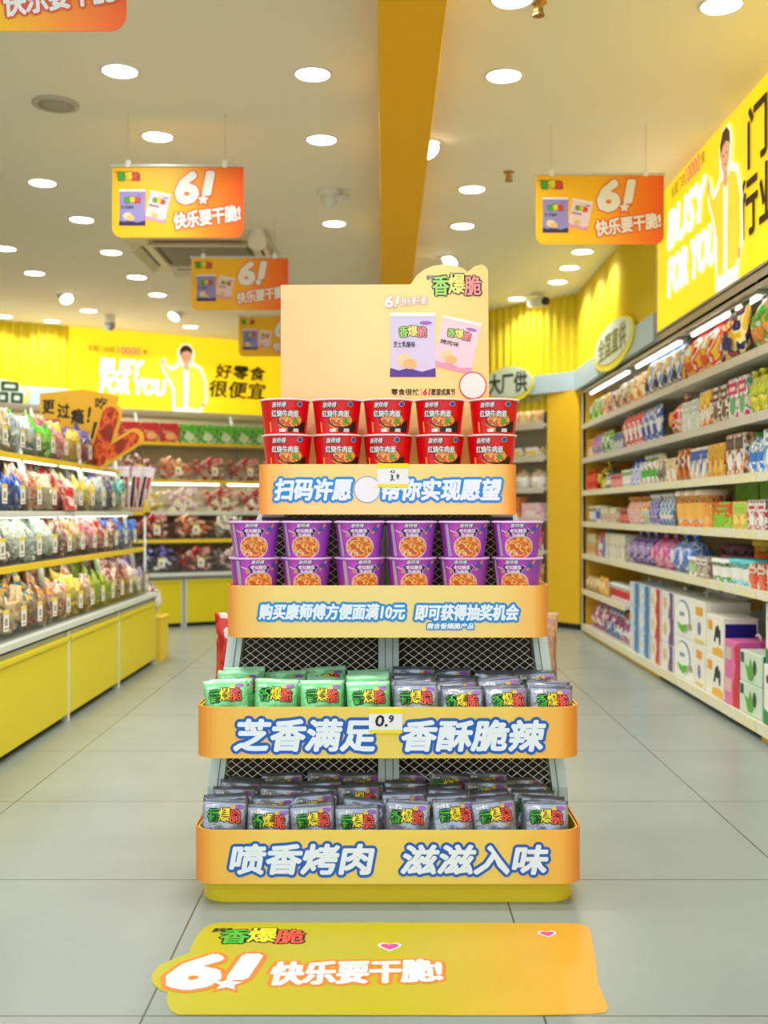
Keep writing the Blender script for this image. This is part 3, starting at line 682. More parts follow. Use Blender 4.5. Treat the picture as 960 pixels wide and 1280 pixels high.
def snack_pack(kind, seed):
    t = thing('noodle_snack_pack', 'x', 'snack pack')
    m = MB(); P = pouch(m, .116, .135, .030, GREY if kind == 'grey' else GRNP, GREYS if kind == 'grey' else GRNS, seal=.10, seed=seed, wob=.55, pinch=.03)
    m.flat([(-.04, .022), (.045, .018), (.05, .05), (.0, .044), (-.045, .052)], P, .0004, mat((196, 202, 210) if kind == 'grey' else (240, 214, 120), .4))
    m.build('pouch', t)
    L = MB(); logo(L, -.042, .042, .078, .110, P, .0014)
    txt(L, '康师傅', -.048, -.026, .112, .119, P, .0012, WHITE, bold=.02)
    L.disc(.036, .117, .014, .0055, P, .0010, mat((150, 90, 170), .4), 12); L.disc(.021, .115, .007, .006, P, .0012, mat((230, 180, 60), .4), 8)
    L.build('printed_logo', t)
    return t
protos = {('grey', k): snack_pack('grey', k) for k in range(3)}; protos.update({('green', k): snack_pack('green', 10 + k) for k in range(2)})
used = set()
def put_pack(kind, l, r, lab, group):
    k = random.randrange(3 if kind == 'grey' else 2); p = protos[(kind, k)]
    if (kind, k) not in used: used.add((kind, k)); p.location = l; p.rotation_euler = r; p['label'] = lab; p['group'] = group
    else: dup(p, l, r, lab, group)
def pack_rows(Y0, z0, xs, nrow, dy, kinds, tray_name, zj):
    for j in range(nrow):
        for i, px in enumerate(xs):
            kind = kinds[i]
            x = (px - 480) * (Y0 + .02) / 1350 * (1 - .022 * j) + random.uniform(-.005, .005)
            l = (x, Y0 + .024 + j * dy + random.uniform(-.003, .003), z0 + zj * j + random.uniform(-.004, .016))
            r = (-(.10 + random.uniform(0, .12)) - .02 * j, random.uniform(-.09, .09), random.uniform(-.16, .16))
            if j == 0: lab = '%s foil snack pack in the front row of the %s, %s from left' % (kind, tray_name, ORD[i])
            else: lab = '%s foil snack pack behind the front row of the %s' % (kind, tray_name)
            put_pack(kind, l, r, lab, '%s snack packs in the %s%s' % (kind, tray_name, '' if j == 0 else ', rear rows'))
pack_rows(2.765, .108, [275, 335, 392, 449, 508, 567, 625, 684], 5, .044, ['grey'] * 8, 'bottom tray', .007)
pack_rows(2.81, .411, [283, 343, 402, 462, 521, 578, 638, 690], 4, .046, ['green'] * 4 + ['grey'] * 4, 'third tray', .004)

# price tags clipped over the tray edges
def price_tag(loc, w, h, label, texts):
    t = thing('price_tag', label, 'price tag', loc)
    P = lambda x, y, d: (x, -d, y)
    MB().box(-w / 2, w / 2, -.0005, .0012, 0, h, WHITE).build('card', t)
    m = MB(); m.flat([(-w / 2, h * .80), (w / 2, h * .80), (w / 2, h), (-w / 2, h)], P, .0012, mat((250, 224, 20), .4)); m.flat([(-w / 2, 0), (w / 2, 0), (w / 2, h * .13), (-w / 2, h * .13)], P, .0012, mat((250, 224, 20), .4))
    m.build('yellow_stripe', t)
    m = MB()
    for body, x0, x1, y0, y1 in texts: txt(m, body, x0 * w, x1 * w, y0 * h, y1 * h, P, .0016, BLACK, bold=.03, shear=.1)
    m.build('lettering', t)
    MB().box(-.008, .008, .0012, .012, h - .006, h, CLEAR).build('clip', t)
price_tag((.0245, 2.9985, 1.069), .086, .066, 'white and yellow price tag on the top tray below the red cups', [('4.2', -.08, .06, .60, .72), ('3.', -.08, .05, .28, .52), ('9', .12, .20, .34, .54)])
price_tag((.0043, 2.7785, .431), .086, .064, 'price tag on the third tray between green and grey packs', [('0.', -.30, .05, .28, .72), ('9', .10, .24, .44, .72)])
# bags hung at the back of the stand, seen past its uprights
def side_bag(x, label, cols, seed):
    m = MB(); P = pouch(m, .20, .24, .07, pmat(cols, 4, .3, .3), seed=seed)
    o = m.build('snack_bag', None, (x, 3.22, .46), (0, 0, 0)); tag(o, label, 'snack bag')
side_bag(-.405, 'red snack bag peeking out behind the left upright of the stand', [(190, 20, 30), (220, 60, 50), (240, 220, 200)], 3)
side_bag(.42, 'brownish snack bag peeking out behind the right upright of the stand', [(180, 120, 90), (214, 170, 130), (196, 150, 150)], 4)

# ------------------------------------------------------------------ floor sticker
def fl(px, py): Y = 1350 / (py - 640); return ((px - 480) / 1350 * Y, Y)
so = [(256, 1160), (263, 1156.5), (274, 1154), (400, 1154), (560, 1154), (720, 1155), (731, 1157), (737, 1162), (742, 1185), (748, 1231), (760, 1260), (757, 1266), (740, 1268), (660, 1270), (223, 1269), (213, 1264), (209, 1256), (208, 1248), (210, 1241), (200, 1238), (189, 1228), (190, 1218), (200, 1207), (220, 1198), (236, 1192), (241, 1180), (246, 1170)]
sp = [fl(*p) for p in so]
st = thing('floor_sticker', 'yellow printed floor sticker lying in front of the display stand', 'floor sticker', (0, 0, 0))
PF = lambda x, y, d: (x, y, .0015 + d)
MB().prism(sp, PF, -.0013, 0.0, gmat([(0, (182, 176, 26)), (.55, (188, 175, 34)), (.8, (208, 166, 48)), (1, (220, 156, 48))], 'X', False, .35)).build('sticker', st)
mb = MB(); OR = mat((240, 128, 40), .4)
a = fl(208, 1236); b = fl(322, 1196); sixone(mb, a[0], b[0], a[1], b[1], PF, .0003, PWHITE, OR, .016)
x0 = fl(338, 1225)[0]; x1 = fl(553, 1225)[0]; txt(mb, SLOGAN, x0, x1, fl(0, 1230)[1], fl(0, 1202)[1], PF, .0003, PWHITE, bold=.042, shear=.12, out=OR, ow=.011, n=10, rot=.05)
logo(mb, fl(277, 1170)[0], fl(380, 1170)[0], fl(0, 1180)[1], fl(0, 1163)[1], PF, .0003)
txt(mb, '康师傅', fl(266, 1163)[0], fl(290, 1163)[0], fl(0, 1166)[1], fl(0, 1161)[1], PF, .0003, BLACK, bold=.03, shear=.2)
mb.build('lettering', st)
def heart(cx, cy, s): return [(cx + s * 16 * math.sin(a) ** 3 / 16, cy + s * (13 * math.cos(a) - 5 * math.cos(2 * a) - 2 * math.cos(3 * a) - math.cos(4 * a)) / 16) for a in [2 * PI * i / 24 for i in range(24)]]
mb = MB(); PK = mat((214, 70, 150), .4)
for px, py, s in ((487, 1184, .021), (684, 1168, .017)):
    c = fl(px, py); mb.flat(heart(c[0], c[1], s * 1.3), PF, .0003, PWHITE); mb.flat(heart(c[0], c[1], s), PF, .0006, PK)
mb.build('printed_hearts', st)

# ------------------------------------------------------------------ hanging promotion signs
def hanging_sign(x, y, label, first=[]):
    if first:
        return dup(first[0], (x, y, 2.296), (0, 0, 0), label)
    t = thing('hanging_sign', label, 'hanging sign', (x, y, 2.296), 0, 'orange promotion signs hung from the ceiling'); first.append(t)
    w, h = .622, .335; P = lambda u, v, d: (u, -d, v)
    MB().prism(rrect(-w / 2, w / 2, 0, h, .045, 5, (0, 0, 1, 1)), P, -.003, 0, gmat([(0, (255, 196, 6)), (.45, (255, 192, 10)), (.75, (253, 140, 16)), (1.0, (248, 92, 14))], 'X', False, .45)).build('panel', t)
    MB().box(-w / 2 - .01, w / 2 + .005, -.006, .004, h - .002, h + .010, STEEL, .002).build('rail', t)
    for rx in (-.235, .222):
        MB().tube([(rx, 0, h + .008), (rx, 0, CEIL - 2.296)], .0016, mat((214, 210, 196), .4), 6).build('rod', t)
        MB().box(rx - .012, rx + .012, -.010, .008, h - .006, h + .028, WHITE, .004).build('clip', t)
    m = MB(); ORD_ = mat((226, 84, 30), .4)
    sixone(m, -.005, .165, .165, .305, P, .001, WHITE, ORD_, .009)
    txt(m, SLOGAN, -.020, .295, .060, .135, P, .001, WHITE, bold=.042, shear=.1, out=ORD_, ow=.0075, n=8, rot=.14)
    logo(m, -.285, -.180, .268, .308, P, .001); txt(m, '康师傅', -.295, -.265, .305, .312, P, .001, BLACK, bold=.02)
    m.build('lettering', t)
    m = MB(); packet_print(m, (-.095, .145), .10, .14, -.20, P, .0012, ROSE, ROSED, False, '烤肉味'); m.build('printed_packet', t)
    m = MB(); packet_print(m, (-.215, .142), .125, .17, .0, P, .0022, mat((150, 140, 206), .45), mat((44, 34, 92), .45), False); m.build('printed_packet', t)
    return t
hanging_sign(-.973, 5.1, 'hanging orange promotion sign, the whole one at left before the air conditioner')
hanging_sign(1.045, 5.23, 'hanging orange promotion sign over the aisle beside the right hand lightbox')
hanging_sign(-1.005, 2.91, 'hanging orange promotion sign cut off by the top corner, nearest the entrance')
hanging_sign(-.925, 6.93, 'hanging orange promotion sign behind the air conditioner, its edge hidden by the header board')
hanging_sign(-.90, 9.0, 'hanging orange promotion sign farthest back, mostly hidden by the header board')

# ================================================================== THE LONG RIGHT-HAND SHELVING
FX = 1.64
METAL = mat((214, 212, 204), .4, .25); SHELF = mat((222, 220, 206), .45); BACKP = mat((206, 190, 140), .6); KICK = mat((236, 196, 40), .45)
LED = mat((255, 255, 246), .4, 0, TUBE)
STRIP = pmat([(232, 232, 222), (226, 226, 212), (240, 226, 120), (236, 236, 230)], 1.0, .35, 0, 2, (2, 60, 1))
TIERS = [1.72, 1.437, 1.172, .918, .655]
TNAME = ['top shelf', 'second shelf', 'third shelf', 'fourth shelf', 'fifth shelf', 'low sixth shelf', 'bottom deck']
BAYS = [(8.96, 7.36), (7.36, 6.05), (6.05, 4.75), (4.75, 3.45)]
for bi, (ya, yb) in enumerate(BAYS):
    lab = ['shelving bay of the long right hand run against the yellow pillar', 'shelving bay of the long right hand run, second from the yellow pillar',
           'shelving bay of the long right hand run, third from the yellow pillar', 'shelving bay of the long right hand run, nearest the entrance'][bi]
    t = thing('shelving_bay', lab, 'shelving', (FX, yb, 0), 0, 'bays of the right hand shelving'); D = ya - yb - .003
    MB().box(.47, .49, 0, D, .05, 2.0, BACKP).build('back_panel', t)
    if bi == 0: MB().box(.004, .47, D - .02, D, .05, 2.0, mat((236, 178, 40), .5), .002).build('end_panel', t)
    for z in TIERS + ([.362] if bi == 0 else []):
        sb = MB().box(.004, .47, .002, D - (.022 if bi == 0 else 0), z - .03, z, SHELF, .003).build('shelf_board', t)
        MB().box(-.002, .006, .002, D - .002, z - .038, z + .004, STRIP if z < 1.4 else METAL).build('price_strip', sb)
    dk = MB().box(.004, .47, .002, D - (.022 if bi == 0 else 0), .045, .075, SHELF, .003).build('deck', t)
    MB().box(-.004, .006, .002, D - .002, .03, .082, STRIP).build('price_strip', dk)
    if bi != 2 : MB().box(.02, .05, .0 if bi != 1 else D * .35, D, .0, .045, KICK).build('kickboard', t)
    MB().box(.42, .46, .02, .06, 0, .05, DARK).build('foot', t); MB().box(.42, .46, D - .06, D - .024, 0, .05, DARK).build('foot', t)
    cn = MB().box(.0, .47, .002, D, 2.0, 2.02, METAL, .002); cn.box(.0, .012, .002, D, 1.985, 2.058, ALU, .002); cn.build('canopy', t)
    lt = MB().box(.03, .085, .10, D - .08, 1.978, 1.999, METAL, .003).build('lamp_housing', t)
    MB().tube([(.058, .13, 1.970), (.058, D - .11, 1.970)], .008, LED, 10).build('light_tube', lt)
    if bi == 0: MB().box(.0, .03, D - .02, D, 0.0, 2.0, PALE, .002).build('upright', t)
    MB().box(.44, .475, .0, .03, .0, 2.0, PALE, .002).build('upright', t)
TC_N = {}
PROTO = {}
def place(key, make, l, r, lab, group):
    """first use moves the built thing itself, later uses copy it with its parts"""
    if key not in PROTO:
        o = make(); PROTO[key] = o; o.location = l; o.rotation_euler = r; o['label'] = lab
        if group: o['group'] = group
        return o
    o = dup(PROTO[key], l, r, lab, group)
    return o
def mono(mb, name, cat): o = mb.build(name); o['category'] = cat; return o
# --- makers of packaged goods (local front faces -y, base at z = 0)
def mk_bag(cols, w, h, t, seed, name='snack_bag', cat='snack bag', scale=2.6, trim=None):
    def f():
        m = MB(); P = pouch(m, w, h, t, pmat(cols, scale, .3, .25, seed), mat(trim, .35) if trim else None, seed=seed, seal=.08, wob=.22)
        e = thing(name, 'x', cat); m.build('bag', e)
        c = MB(); c.disc(0, h * .60, w * .30, h * .13, P, .002, mat(cols[-1], .4), 18, 2); c.disc(0, h * .60, w * .22, h * .08, P, .003, mat(cols[1 % len(cols)], .4), 18, 2)
        c.disc(-w * .04, h * .28, w * .26, h * .11, P, .002, mat(cols[min(2, len(cols) - 1)], .4), 14, 2); c.build('printed_badge', e)
        return e
    return f
def mk_box(cols, w, d, h, seed, name='carton', cat='carton', band=True):
    def f():
        e = thing(name, 'x', cat); MB().box(-w / 2, w / 2, 0, d, 0, h, pmat(cols, 3.0, .4, 0, seed), min(w, d, h) * .03).build('carton_body', e)
        P = PXZ(0, 0, 0); c = MB()
        if band: c.flat([(-w * .46, h * .62), (w * .46, h * .62), (w * .46, h * .9), (-w * .46, h * .9)], P, .0012, mat(cols[-1], .4))
        c.disc(0, h * .34, w * .30, h * .20, P, .0012, mat(cols[min(1, len(cols) - 1)], .4), 16)
        c.flat([(w / 2 + .001, 0), (w / 2 + .001, 0)][:0] or [(-w * .3, h * .70), (w * .3, h * .70), (w * .3, h * .80), (-w * .3, h * .80)], P, .002, mat(cols[0], .4))
        c.build('printed_panel', e); return e
    return f
def mk_bottle(cols, r, h, seed, name='drink_bottle', cat='bottle'):
    def f():
        e = thing(name, 'x', cat); b = pmat(cols, 3, .25, 0, seed)
        MB().lathe([(r * .9, 0), (r, .006), (r, h * .22), (r * .93, h * .28), (r * .93, h * .5), (r, h * .56), (r * .95, h * .68), (r * .42, h * .84), (r * .40, h * .9)], b, 16, (0, r, 0)).build('bottle_body', e)
        MB().lathe([(r * .46, h * .895), (r * .46, h), (r * .40, h * 1.005)], mat(cols[-1], .4), 14, (0, r, 0)).build('cap', e)
        MB().lathe([(r * .96, h * .29), (r * .96, h * .5)], mat(cols[1 % len(cols)], .4), 16, (0, r, 0), cap=False).build('label_band', e); return e
    return f
def mk_tub(cols, r, h, seed, name='plastic_tub', cat='tub', clear=False):
    def f():
        e = thing(name, 'x', cat)
        MB().lathe([(r * .84, 0), (r * .86, .004), (r * .98, h * .86), (r, h * .86)], pmat(cols, 4, .25, 0, seed), 20, (0, r, 0)).build('tub_body', e)
        MB().lathe([(r * 1.04, h * .85), (r * 1.05, h * .95), (r * .95, h), (r * .2, h)], mat(cols[-1], .4), 20, (0, r, 0)).build('lid', e)
        MB().lathe([(r * .905, h * .22), (r * .965, h * .66)], mat(cols[1 % len(cols)], .4), 20, (0, r, 0), cap=False).build('label_band', e); return e
    return f
def mk_stick(cols, w, h, seed, name='squeeze_pouch', cat='drink pouch'):
    def f():
        e = thing(name, 'x', cat); m = MB(); pouch(m, w, h * .86, w * .6, pmat(cols, 3, .3, .2, seed), seed=seed, seal=.06, nx=8, ny=10); m.build('pouch', e)
        MB().lathe([(w * .14, h * .85), (w * .14, h * .91), (w * .24, h * .91), (w * .24, h), (w * .2, h)], mat(cols[-1], .4), 12).build('spout_cap', e); return e
    return f
def mk_ball(cols, r, seed, name='round_candy_bag', cat='candy bag'):
    def f():
        e = thing(name, 'x', cat)
        MB().lathe([(r * .3, 0), (r * .75, r * .18), (r, r * .75), (r * .92, r * 1.3), (r * .55, r * 1.75), (r * .14, r * 1.95), (r * .12, r * 2.02), (r * .30, r * 2.35)], pmat(cols, 4, .22, .3, seed), 20, (0, r, 0)).build('bag', e)
        MB().lathe([(r * .16, r * 1.93), (r * .18, r * 1.97), (r * .16, r * 2.02)], mat(cols[-1], .4), 14, (0, r, 0)).build('tie', e)
        P = lambda x, z, d: (x, -d - .002 + r * (1 - math.sqrt(max(0, 1 - (x / r) ** 2 - ((z - r * .95) / r) ** 2 * .8))), z)
        MB().disc(0, r * .95, r * .45, r * .42, P, .004, mat(cols[1 % len(cols)], .35), 18, 3).build('printed_badge', e); return e
    return f
def row(ti, ya, yb, n, key, make, desc, dx=.03, tilt=.0, zoff=0.0, extra='', jit=.006, layers=1, lh=0.0):
    """n goods side by side from the pillar end (ya) towards the entrance (yb), facing the aisle"""
    z0 = (TIERS + [.362, .076])[ti]
    for i in range(n):
        y = ya + (yb - ya) * (i + .5) / n
        TC_N[ti] = TC_N.get(ti, 0) + 1; k = TC_N[ti]
        for q in range(layers):
            lv = '' if layers == 1 else ['lower ', 'middle ', 'upper '][q] if layers == 3 else ['lower ', 'upper '][q]
            lab = '%s%s, %s from the yellow pillar on the %s' % (lv, desc, ORD[k - 1], TNAME[ti])
            place(key, make, (FX + dx + random.uniform(0, jit), y, z0 + .001 + zoff + q * lh), (tilt, 0, -PI / 2 + random.uniform(-.04, .04)), lab, TNAME[ti] + ' goods, right wall')
G = (70, 180, 60); Y_ = (250, 205, 50); RD_ = (215, 30, 36); BL_ = (50, 130, 215); WH = (238, 238, 234); PKs = (226, 90, 140); BR_ = (150, 90, 60); NV = (36, 46, 110); CRM = (244, 226, 190); ORG = (240, 140, 40); VI = (120, 80, 180); TEA = (70, 190, 190); LG = (170, 215, 90)
# top shelf: pillow bags
row(0, 8.88, 8.40, 2, 'bag_green', mk_bag([LG, WH, G, (220, 240, 140)], .20, .19, .07, 1), 'small green snack bag', .06, -.1)
row(0, 8.38, 8.18, 1, 'bag_yel', mk_bag([Y_, (255, 240, 150), ORG, WH], .19, .19, .07, 2), 'small yellow snack bag', .06, -.1)
row(0, 8.17, 7.88, 1, 'bag_pink', mk_bag([(232, 180, 176), WH, BR_, PKs], .24, .18, .07, 3), 'pale pink snack bag', .06, -.1)
row(0, 7.87, 7.42, 2, 'bag_brown', mk_bag([(206, 146, 130), CRM, BR_, WH], .21, .20, .07, 4), 'brown and pink snack bag', .06, -.1)
row(0, 7.41, 6.98, 2, 'bag_gold', mk_bag([(244, 200, 70), CRM, ORG, (255, 240, 190)], .21, .21, .08, 5), 'golden yellow snack bag', .06, -.1)
row(0, 6.97, 6.10, 4, 'bag_blue', mk_bag([(70, 150, 220), WH, NV, (244, 190, 60)], .225, .25, .09, 6, trim=(60, 130, 200)), 'blue and white chip bag', .06, -.1)
row(0, 6.08, 5.50, 2, 'bag_red', mk_bag([(226, 40, 26), WH, (236, 80, 20), (250, 200, 60)], .28, .255, .11, 7, trim=(200, 20, 30)), 'large red chip bag', .07, -.1)
row(0, 5.48, 5.10, 1, 'bag_corn', mk_bag([(246, 190, 40), (236, 150, 30), WH, NV], .27, .26, .10, 8), 'yellow and navy snack bag', .07, -.1)
row(0, 5.26, 4.98, 1, 'bag_corn_big', mk_bag([(248, 196, 50), (255, 236, 150), NV, RD_], .30, .262, .10, 9, trim=(30, 140, 60)), 'yellow bag with green top edge', .02, -.1)
row(0, 4.95, 4.0, 3, 'bag_white', mk_bag([WH, (110, 190, 60), (240, 150, 70), (60, 170, 50)], .33, .255, .12, 10, trim=WH), 'large white and green snack bag', .06, -.1)
# second shelf
row(1, 8.88, 8.62, 2, 'pk_beige', mk_box([CRM, WH, Y_, ORG], .11, .09, .15, 11), 'cream snack box', .03)
row(1, 8.60, 8.22, 3, 'pk_mix', mk_bag([RD_, WH, BL_, (220, 120, 170)], .12, .17, .05, 12, 'snack_packet', 'snack packet'), 'red and white snack packet', .04)
row(1, 8.21, 7.90, 2, 'pk_green', mk_bag([(80, 200, 60), WH, (30, 140, 50), LG], .15, .17, .06, 13, 'snack_packet', 'snack packet'), 'bright green snack packet', .04)
row(1, 7.88, 7.55, 3, 'pk_navy', mk_box([(60, 76, 140), WH, (40, 50, 90), (90, 150, 210)], .10, .09, .13, 14), 'small navy box', .03)
row(1, 7.50, 6.98, 4, 'bag_wr', mk_bag([WH, (232, 100, 110), (214, 40, 60), WH], .125, .22, .06, 15, 'candy_bag', 'candy bag', 1.8), 'white and red candy bag', .04)
row(1, 6.97, 6.52, 3, 'bag_wb', mk_bag([WH, (80, 120, 200), (60, 90, 180), WH], .145, .22, .06, 16, 'candy_bag', 'candy bag', 1.8), 'white and blue candy bag', .04)
row(1, 6.46, 6.08, 1, 'redtop', mk_ball([(226, 90, 60), (244, 150, 70), WH, (220, 20, 30)], .103, 17, 'tied_candy_bag', 'candy bag'), 'candy bag tied with a red top', .02)
row(1, 6.06, 5.74, 2, 'bx_white', mk_box([WH, (206, 222, 210), WH, (190, 206, 196)], .15, .12, .17, 18), 'white box with pale print', .03)
row(1, 5.72, 5.52, 2, 'bx_yel', mk_box([(246, 216, 110), WH, (220, 60, 40), Y_], .095, .12, .19, 19), 'yellow box with a red picture', .03)
row(1, 5.50, 5.26, 2, 'bx_taupe', mk_box([(226, 206, 186), (120, 96, 70), WH, (90, 60, 60)], .11, .12, .19, 20), 'beige biscuit box', .03)
row(1, 5.24, 4.98, 2, 'bx_pink', mk_box([(236, 216, 214), (90, 180, 130), WH, (214, 30, 120)], .12, .12, .20, 21), 'pink and white biscuit box', .03)
row(1, 4.96, 4.1, 8, 'bx_yg', mk_stick([(200, 206, 60), (120, 150, 50), (236, 220, 90), (200, 200, 50)], .085, .20, 22, 'snack_stick', 'snack stick'), 'tall yellow green snack stick', .05)
# third shelf
row(2, 8.88, 8.52, 4, 'jel_red', mk_stick([(240, 70, 40), (250, 130, 60), (220, 40, 40), (230, 60, 40)], .085, .16, 23), 'orange red jelly pouch', .04)
row(2, 8.48, 8.24, 1, 'yelbag', mk_ball([(250, 210, 40), (255, 230, 90), (40, 60, 60), (250, 220, 60)], .093, 24, 'tied_candy_bag', 'candy bag'), 'yellow tied candy bag', .02)
row(2, 8.22, 8.02, 2, 'blackb', mk_bottle([(40, 60, 60), WH, (60, 130, 120), (30, 50, 50)], .045, .14, 25), 'dark little bottle', .03)
row(2, 8.0, 7.68, 4, 'pinktub', mk_tub([(220, 90, 110), (240, 160, 150), (190, 80, 150), (230, 120, 140)], .038, .10, 26, 'candy_tub', 'tub'), 'small pink candy tub', .03)
row(2, 7.66, 7.42, 2, 'mint', mk_tub([(150, 220, 150), WH, (120, 200, 130), (190, 235, 180)], .055, .12, 27, 'candy_tub', 'tub'), 'mint green candy tub', .03)
row(2, 7.40, 7.12, 2, 'blutop', mk_bottle([(150, 150, 220), (200, 200, 240), WH, (50, 70, 200)], .055, .18, 28), 'lilac bottle with a blue cap', .03)
row(2, 7.10, 6.62, 4, 'whtube', mk_bottle([WH, (90, 180, 70), (236, 160, 190), WH], .052, .19, 29, 'lotion_tube', 'tube'), 'white tube with green and pink print', .03)
row(2, 6.60, 6.42, 2, 'dkbag', mk_bag([(70, 60, 50), CRM, (120, 100, 80), WH], .085, .17, .04, 30, 'snack_packet', 'snack packet'), 'dark brown snack packet', .04)
row(2, 6.40, 6.18, 2, 'beig', mk_box([CRM, WH, (230, 150, 60), (224, 200, 150)], .10, .08, .14, 31), 'cream and orange box', .03)
row(2, 6.16, 5.92, 2, 'orgbag', mk_bag([(230, 100, 30), (100, 40, 40), (240, 150, 60), WH], .12, .18, .05, 32, 'snack_packet', 'snack packet'), 'orange and maroon snack packet', .04)
row(2, 5.90, 5.60, 3, 'blucan', mk_box([(80, 110, 190), WH, (230, 190, 70), (60, 90, 170)], .095, .09, .17, 33), 'blue and yellow box', .03)
row(2, 5.58, 5.30, 3, 'goldbx', mk_box([(214, 160, 40), (240, 200, 90), (180, 40, 60), (220, 170, 50)], .09, .09, .17, 34), 'gold snack box', .03)
row(2, 5.28, 5.02, 2, 'brnbx', mk_box([(110, 90, 80), WH, (230, 140, 60), (90, 70, 64)], .125, .10, .20, 35), 'brown and white box', .03)
row(2, 5.00, 4.78, 2, 'milkb', mk_bottle([WH, (60, 130, 210), WH, (40, 170, 70)], .055, .19, 36), 'white bottle with a green cap', .03)
row(2, 4.76, 4.1, 4, 'blubx', mk_box([(90, 160, 210), WH, (40, 110, 170), WH], .15, .12, .19, 37), 'blue and white box', .03)
# fourth shelf
row(3, 8.88, 8.62, 2, 'jarw', mk_tub([(120, 130, 100), WH, (70, 90, 60), (220, 220, 200)], .05, .13, 38), 'dark green jar', .03)
row(3, 8.60, 8.36, 2, 'jarb', mk_tub([(214, 224, 240), (60, 110, 210), WH, WH], .05, .13, 39), 'pale jar with a blue label', .03)
row(3, 8.34, 7.76, 4, 'palebx', mk_box([(236, 232, 190), (220, 150, 170), (170, 210, 130), (244, 236, 206)], .135, .09, .115, 40), 'pale yellow flat box', .03)
row(3, 7.74, 7.44, 2, 'maroon', mk_tub([(186, 80, 70), (220, 120, 110), (150, 60, 60), (190, 90, 90)], .06, .10, 41), 'maroon tub', .03)
row(3, 7.42, 7.06, 4, 'pnkst', mk_stick([(236, 200, 190), (214, 110, 130), WH, (230, 150, 70)], .085, .18, 42), 'pink and cream squeeze pouch', .05)
row(3, 7.04, 6.84, 2, 'tealst', mk_stick([(110, 190, 190), WH, (240, 200, 120), (220, 140, 60)], .085, .18, 43), 'teal squeeze pouch with an orange cap', .05)
row(3, 6.82, 6.58, 3, 'purst', mk_stick([(104, 80, 180), (190, 180, 230), (80, 60, 150), WH], .085, .19, 44), 'purple squeeze pouch with a white cap', .05)
row(3, 6.56, 6.28, 3, 'blust', mk_stick([(60, 110, 160), (210, 230, 240), (40, 80, 130), WH], .085, .19, 45), 'blue squeeze pouch with a white cap', .05)
row(3, 6.24, 5.66, 3, 'orgjar', mk_tub([(236, 130, 50), (246, 190, 90), (220, 110, 40), (240, 220, 200)], .095, .20, 46, 'snack_jar', 'jar'), 'large orange snack jar', .02)
row(3, 5.64, 5.48, 1, 'orgbx', mk_box([(240, 150, 50), (250, 200, 110), (220, 110, 40), (244, 170, 80)], .15, .12, .12, 47), 'orange carton', .02)
row(3, 5.46, 5.18, 1, 'grndisp', mk_box([(120, 200, 40), (130, 205, 50), (150, 215, 70), (230, 90, 40)], .27, .16, .13, 48, 'display_carton', 'carton'), 'lime display carton with orange print', .02)
row(3, 5.16, 4.96, 2, 'limebx', mk_box([(150, 210, 50), (240, 220, 120), (240, 130, 80), LG], .095, .12, .13, 49), 'lime and orange carton', .02)
row(3, 4.94, 4.70, 2, 'redcan', mk_box([(200, 40, 70), WH, (120, 40, 60), (226, 226, 220)], .115, .12, .135, 50), 'crimson and white carton', .02)
row(3, 4.69, 4.1, 4, 'blucan2', mk_box([(60, 130, 210), (150, 190, 230), (60, 130, 210), (80, 150, 220)], .14, .12, .14, 51), 'bright blue carton', .02)
row(3, 5.64, 4.6, 6, 'talllime', mk_box([(120, 196, 50), (140, 206, 70), (110, 180, 50), (130, 200, 60)], .15, .08, .235, 52, band=False), 'tall lime box, rear row', .19)
# fifth shelf
row(4, 8.88, 8.54, 3, 'p5a', mk_box([(232, 226, 190), (236, 150, 70), (170, 170, 120), (222, 216, 190)], .105, .09, .17, 53), 'pale box with an orange print', .03)
row(4, 8.52, 8.38, 1, 'redbot', mk_bottle([(230, 60, 70), WH, (220, 40, 60), (230, 50, 60)], .05, .20, 54), 'pink red bottle', .03)
row(4, 8.36, 8.20, 1, 'blubot', mk_bottle([(60, 150, 214), (30, 110, 190), (120, 190, 230), (70, 140, 190)], .055, .20, 55), 'blue bottle', .03)
row(4, 8.18, 7.50, 5, 'whbot', mk_box([(234, 230, 206), WH, (190, 180, 150), (240, 236, 220)], .125, .10, .185, 56), 'cream carton', .03)
row(4, 7.44, 6.84, 3, 'purpbag', mk_ball([(110, 70, 170), (190, 170, 210), (70, 40, 120), (150, 120, 200)], .095, 57), 'round purple candy bag', .02)
row(4, 6.82, 6.36, 2, 'pinkbag', mk_ball([(222, 70, 140), (240, 170, 190), (150, 70, 160), (240, 130, 180)], .095, 58), 'round pink candy bag', .02)
row(4, 6.34, 5.96, 2, 'blubag', mk_ball([(90, 140, 220), (220, 225, 240), (60, 100, 200), (110, 150, 220)], .094, 59), 'round blue candy bag', .02)
row(4, 5.94, 5.78, 2, 'p5b', mk_tub([(230, 150, 90), (170, 210, 160), (240, 220, 180), WH], .038, .10, 60), 'small tub with orange print', .02)
row(4, 5.76, 5.56, 2, 'p5c', mk_box([(150, 110, 100), (200, 190, 170), (120, 80, 80), WH], .095, .09, .11, 61), 'brown and grey box', .02)
row(4, 5.54, 5.28, 2, 'greentub', mk_tub([(90, 170, 80), WH, (60, 140, 70), (236, 240, 232)], .062, .11, 62), 'green tub with a white lid', .02)
row(4, 5.26, 4.94, 2, 'tealtub', mk_tub([(80, 200, 210), WH, (120, 220, 220), (90, 205, 215)], .075, .12, 63), 'turquoise tub', .02)
row(4, 4.92, 4.72, 2, 'redpk', mk_box([(206, 60, 50), (236, 120, 90), (190, 50, 50), (220, 210, 190)], .095, .10, .11, 64), 'red striped box', .02)
row(4, 4.70, 4.1, 4, 'palegr', mk_box([(206, 210, 180), WH, (150, 170, 120), (226, 226, 206)], .14, .12, .11, 65), 'pale green box', .02)
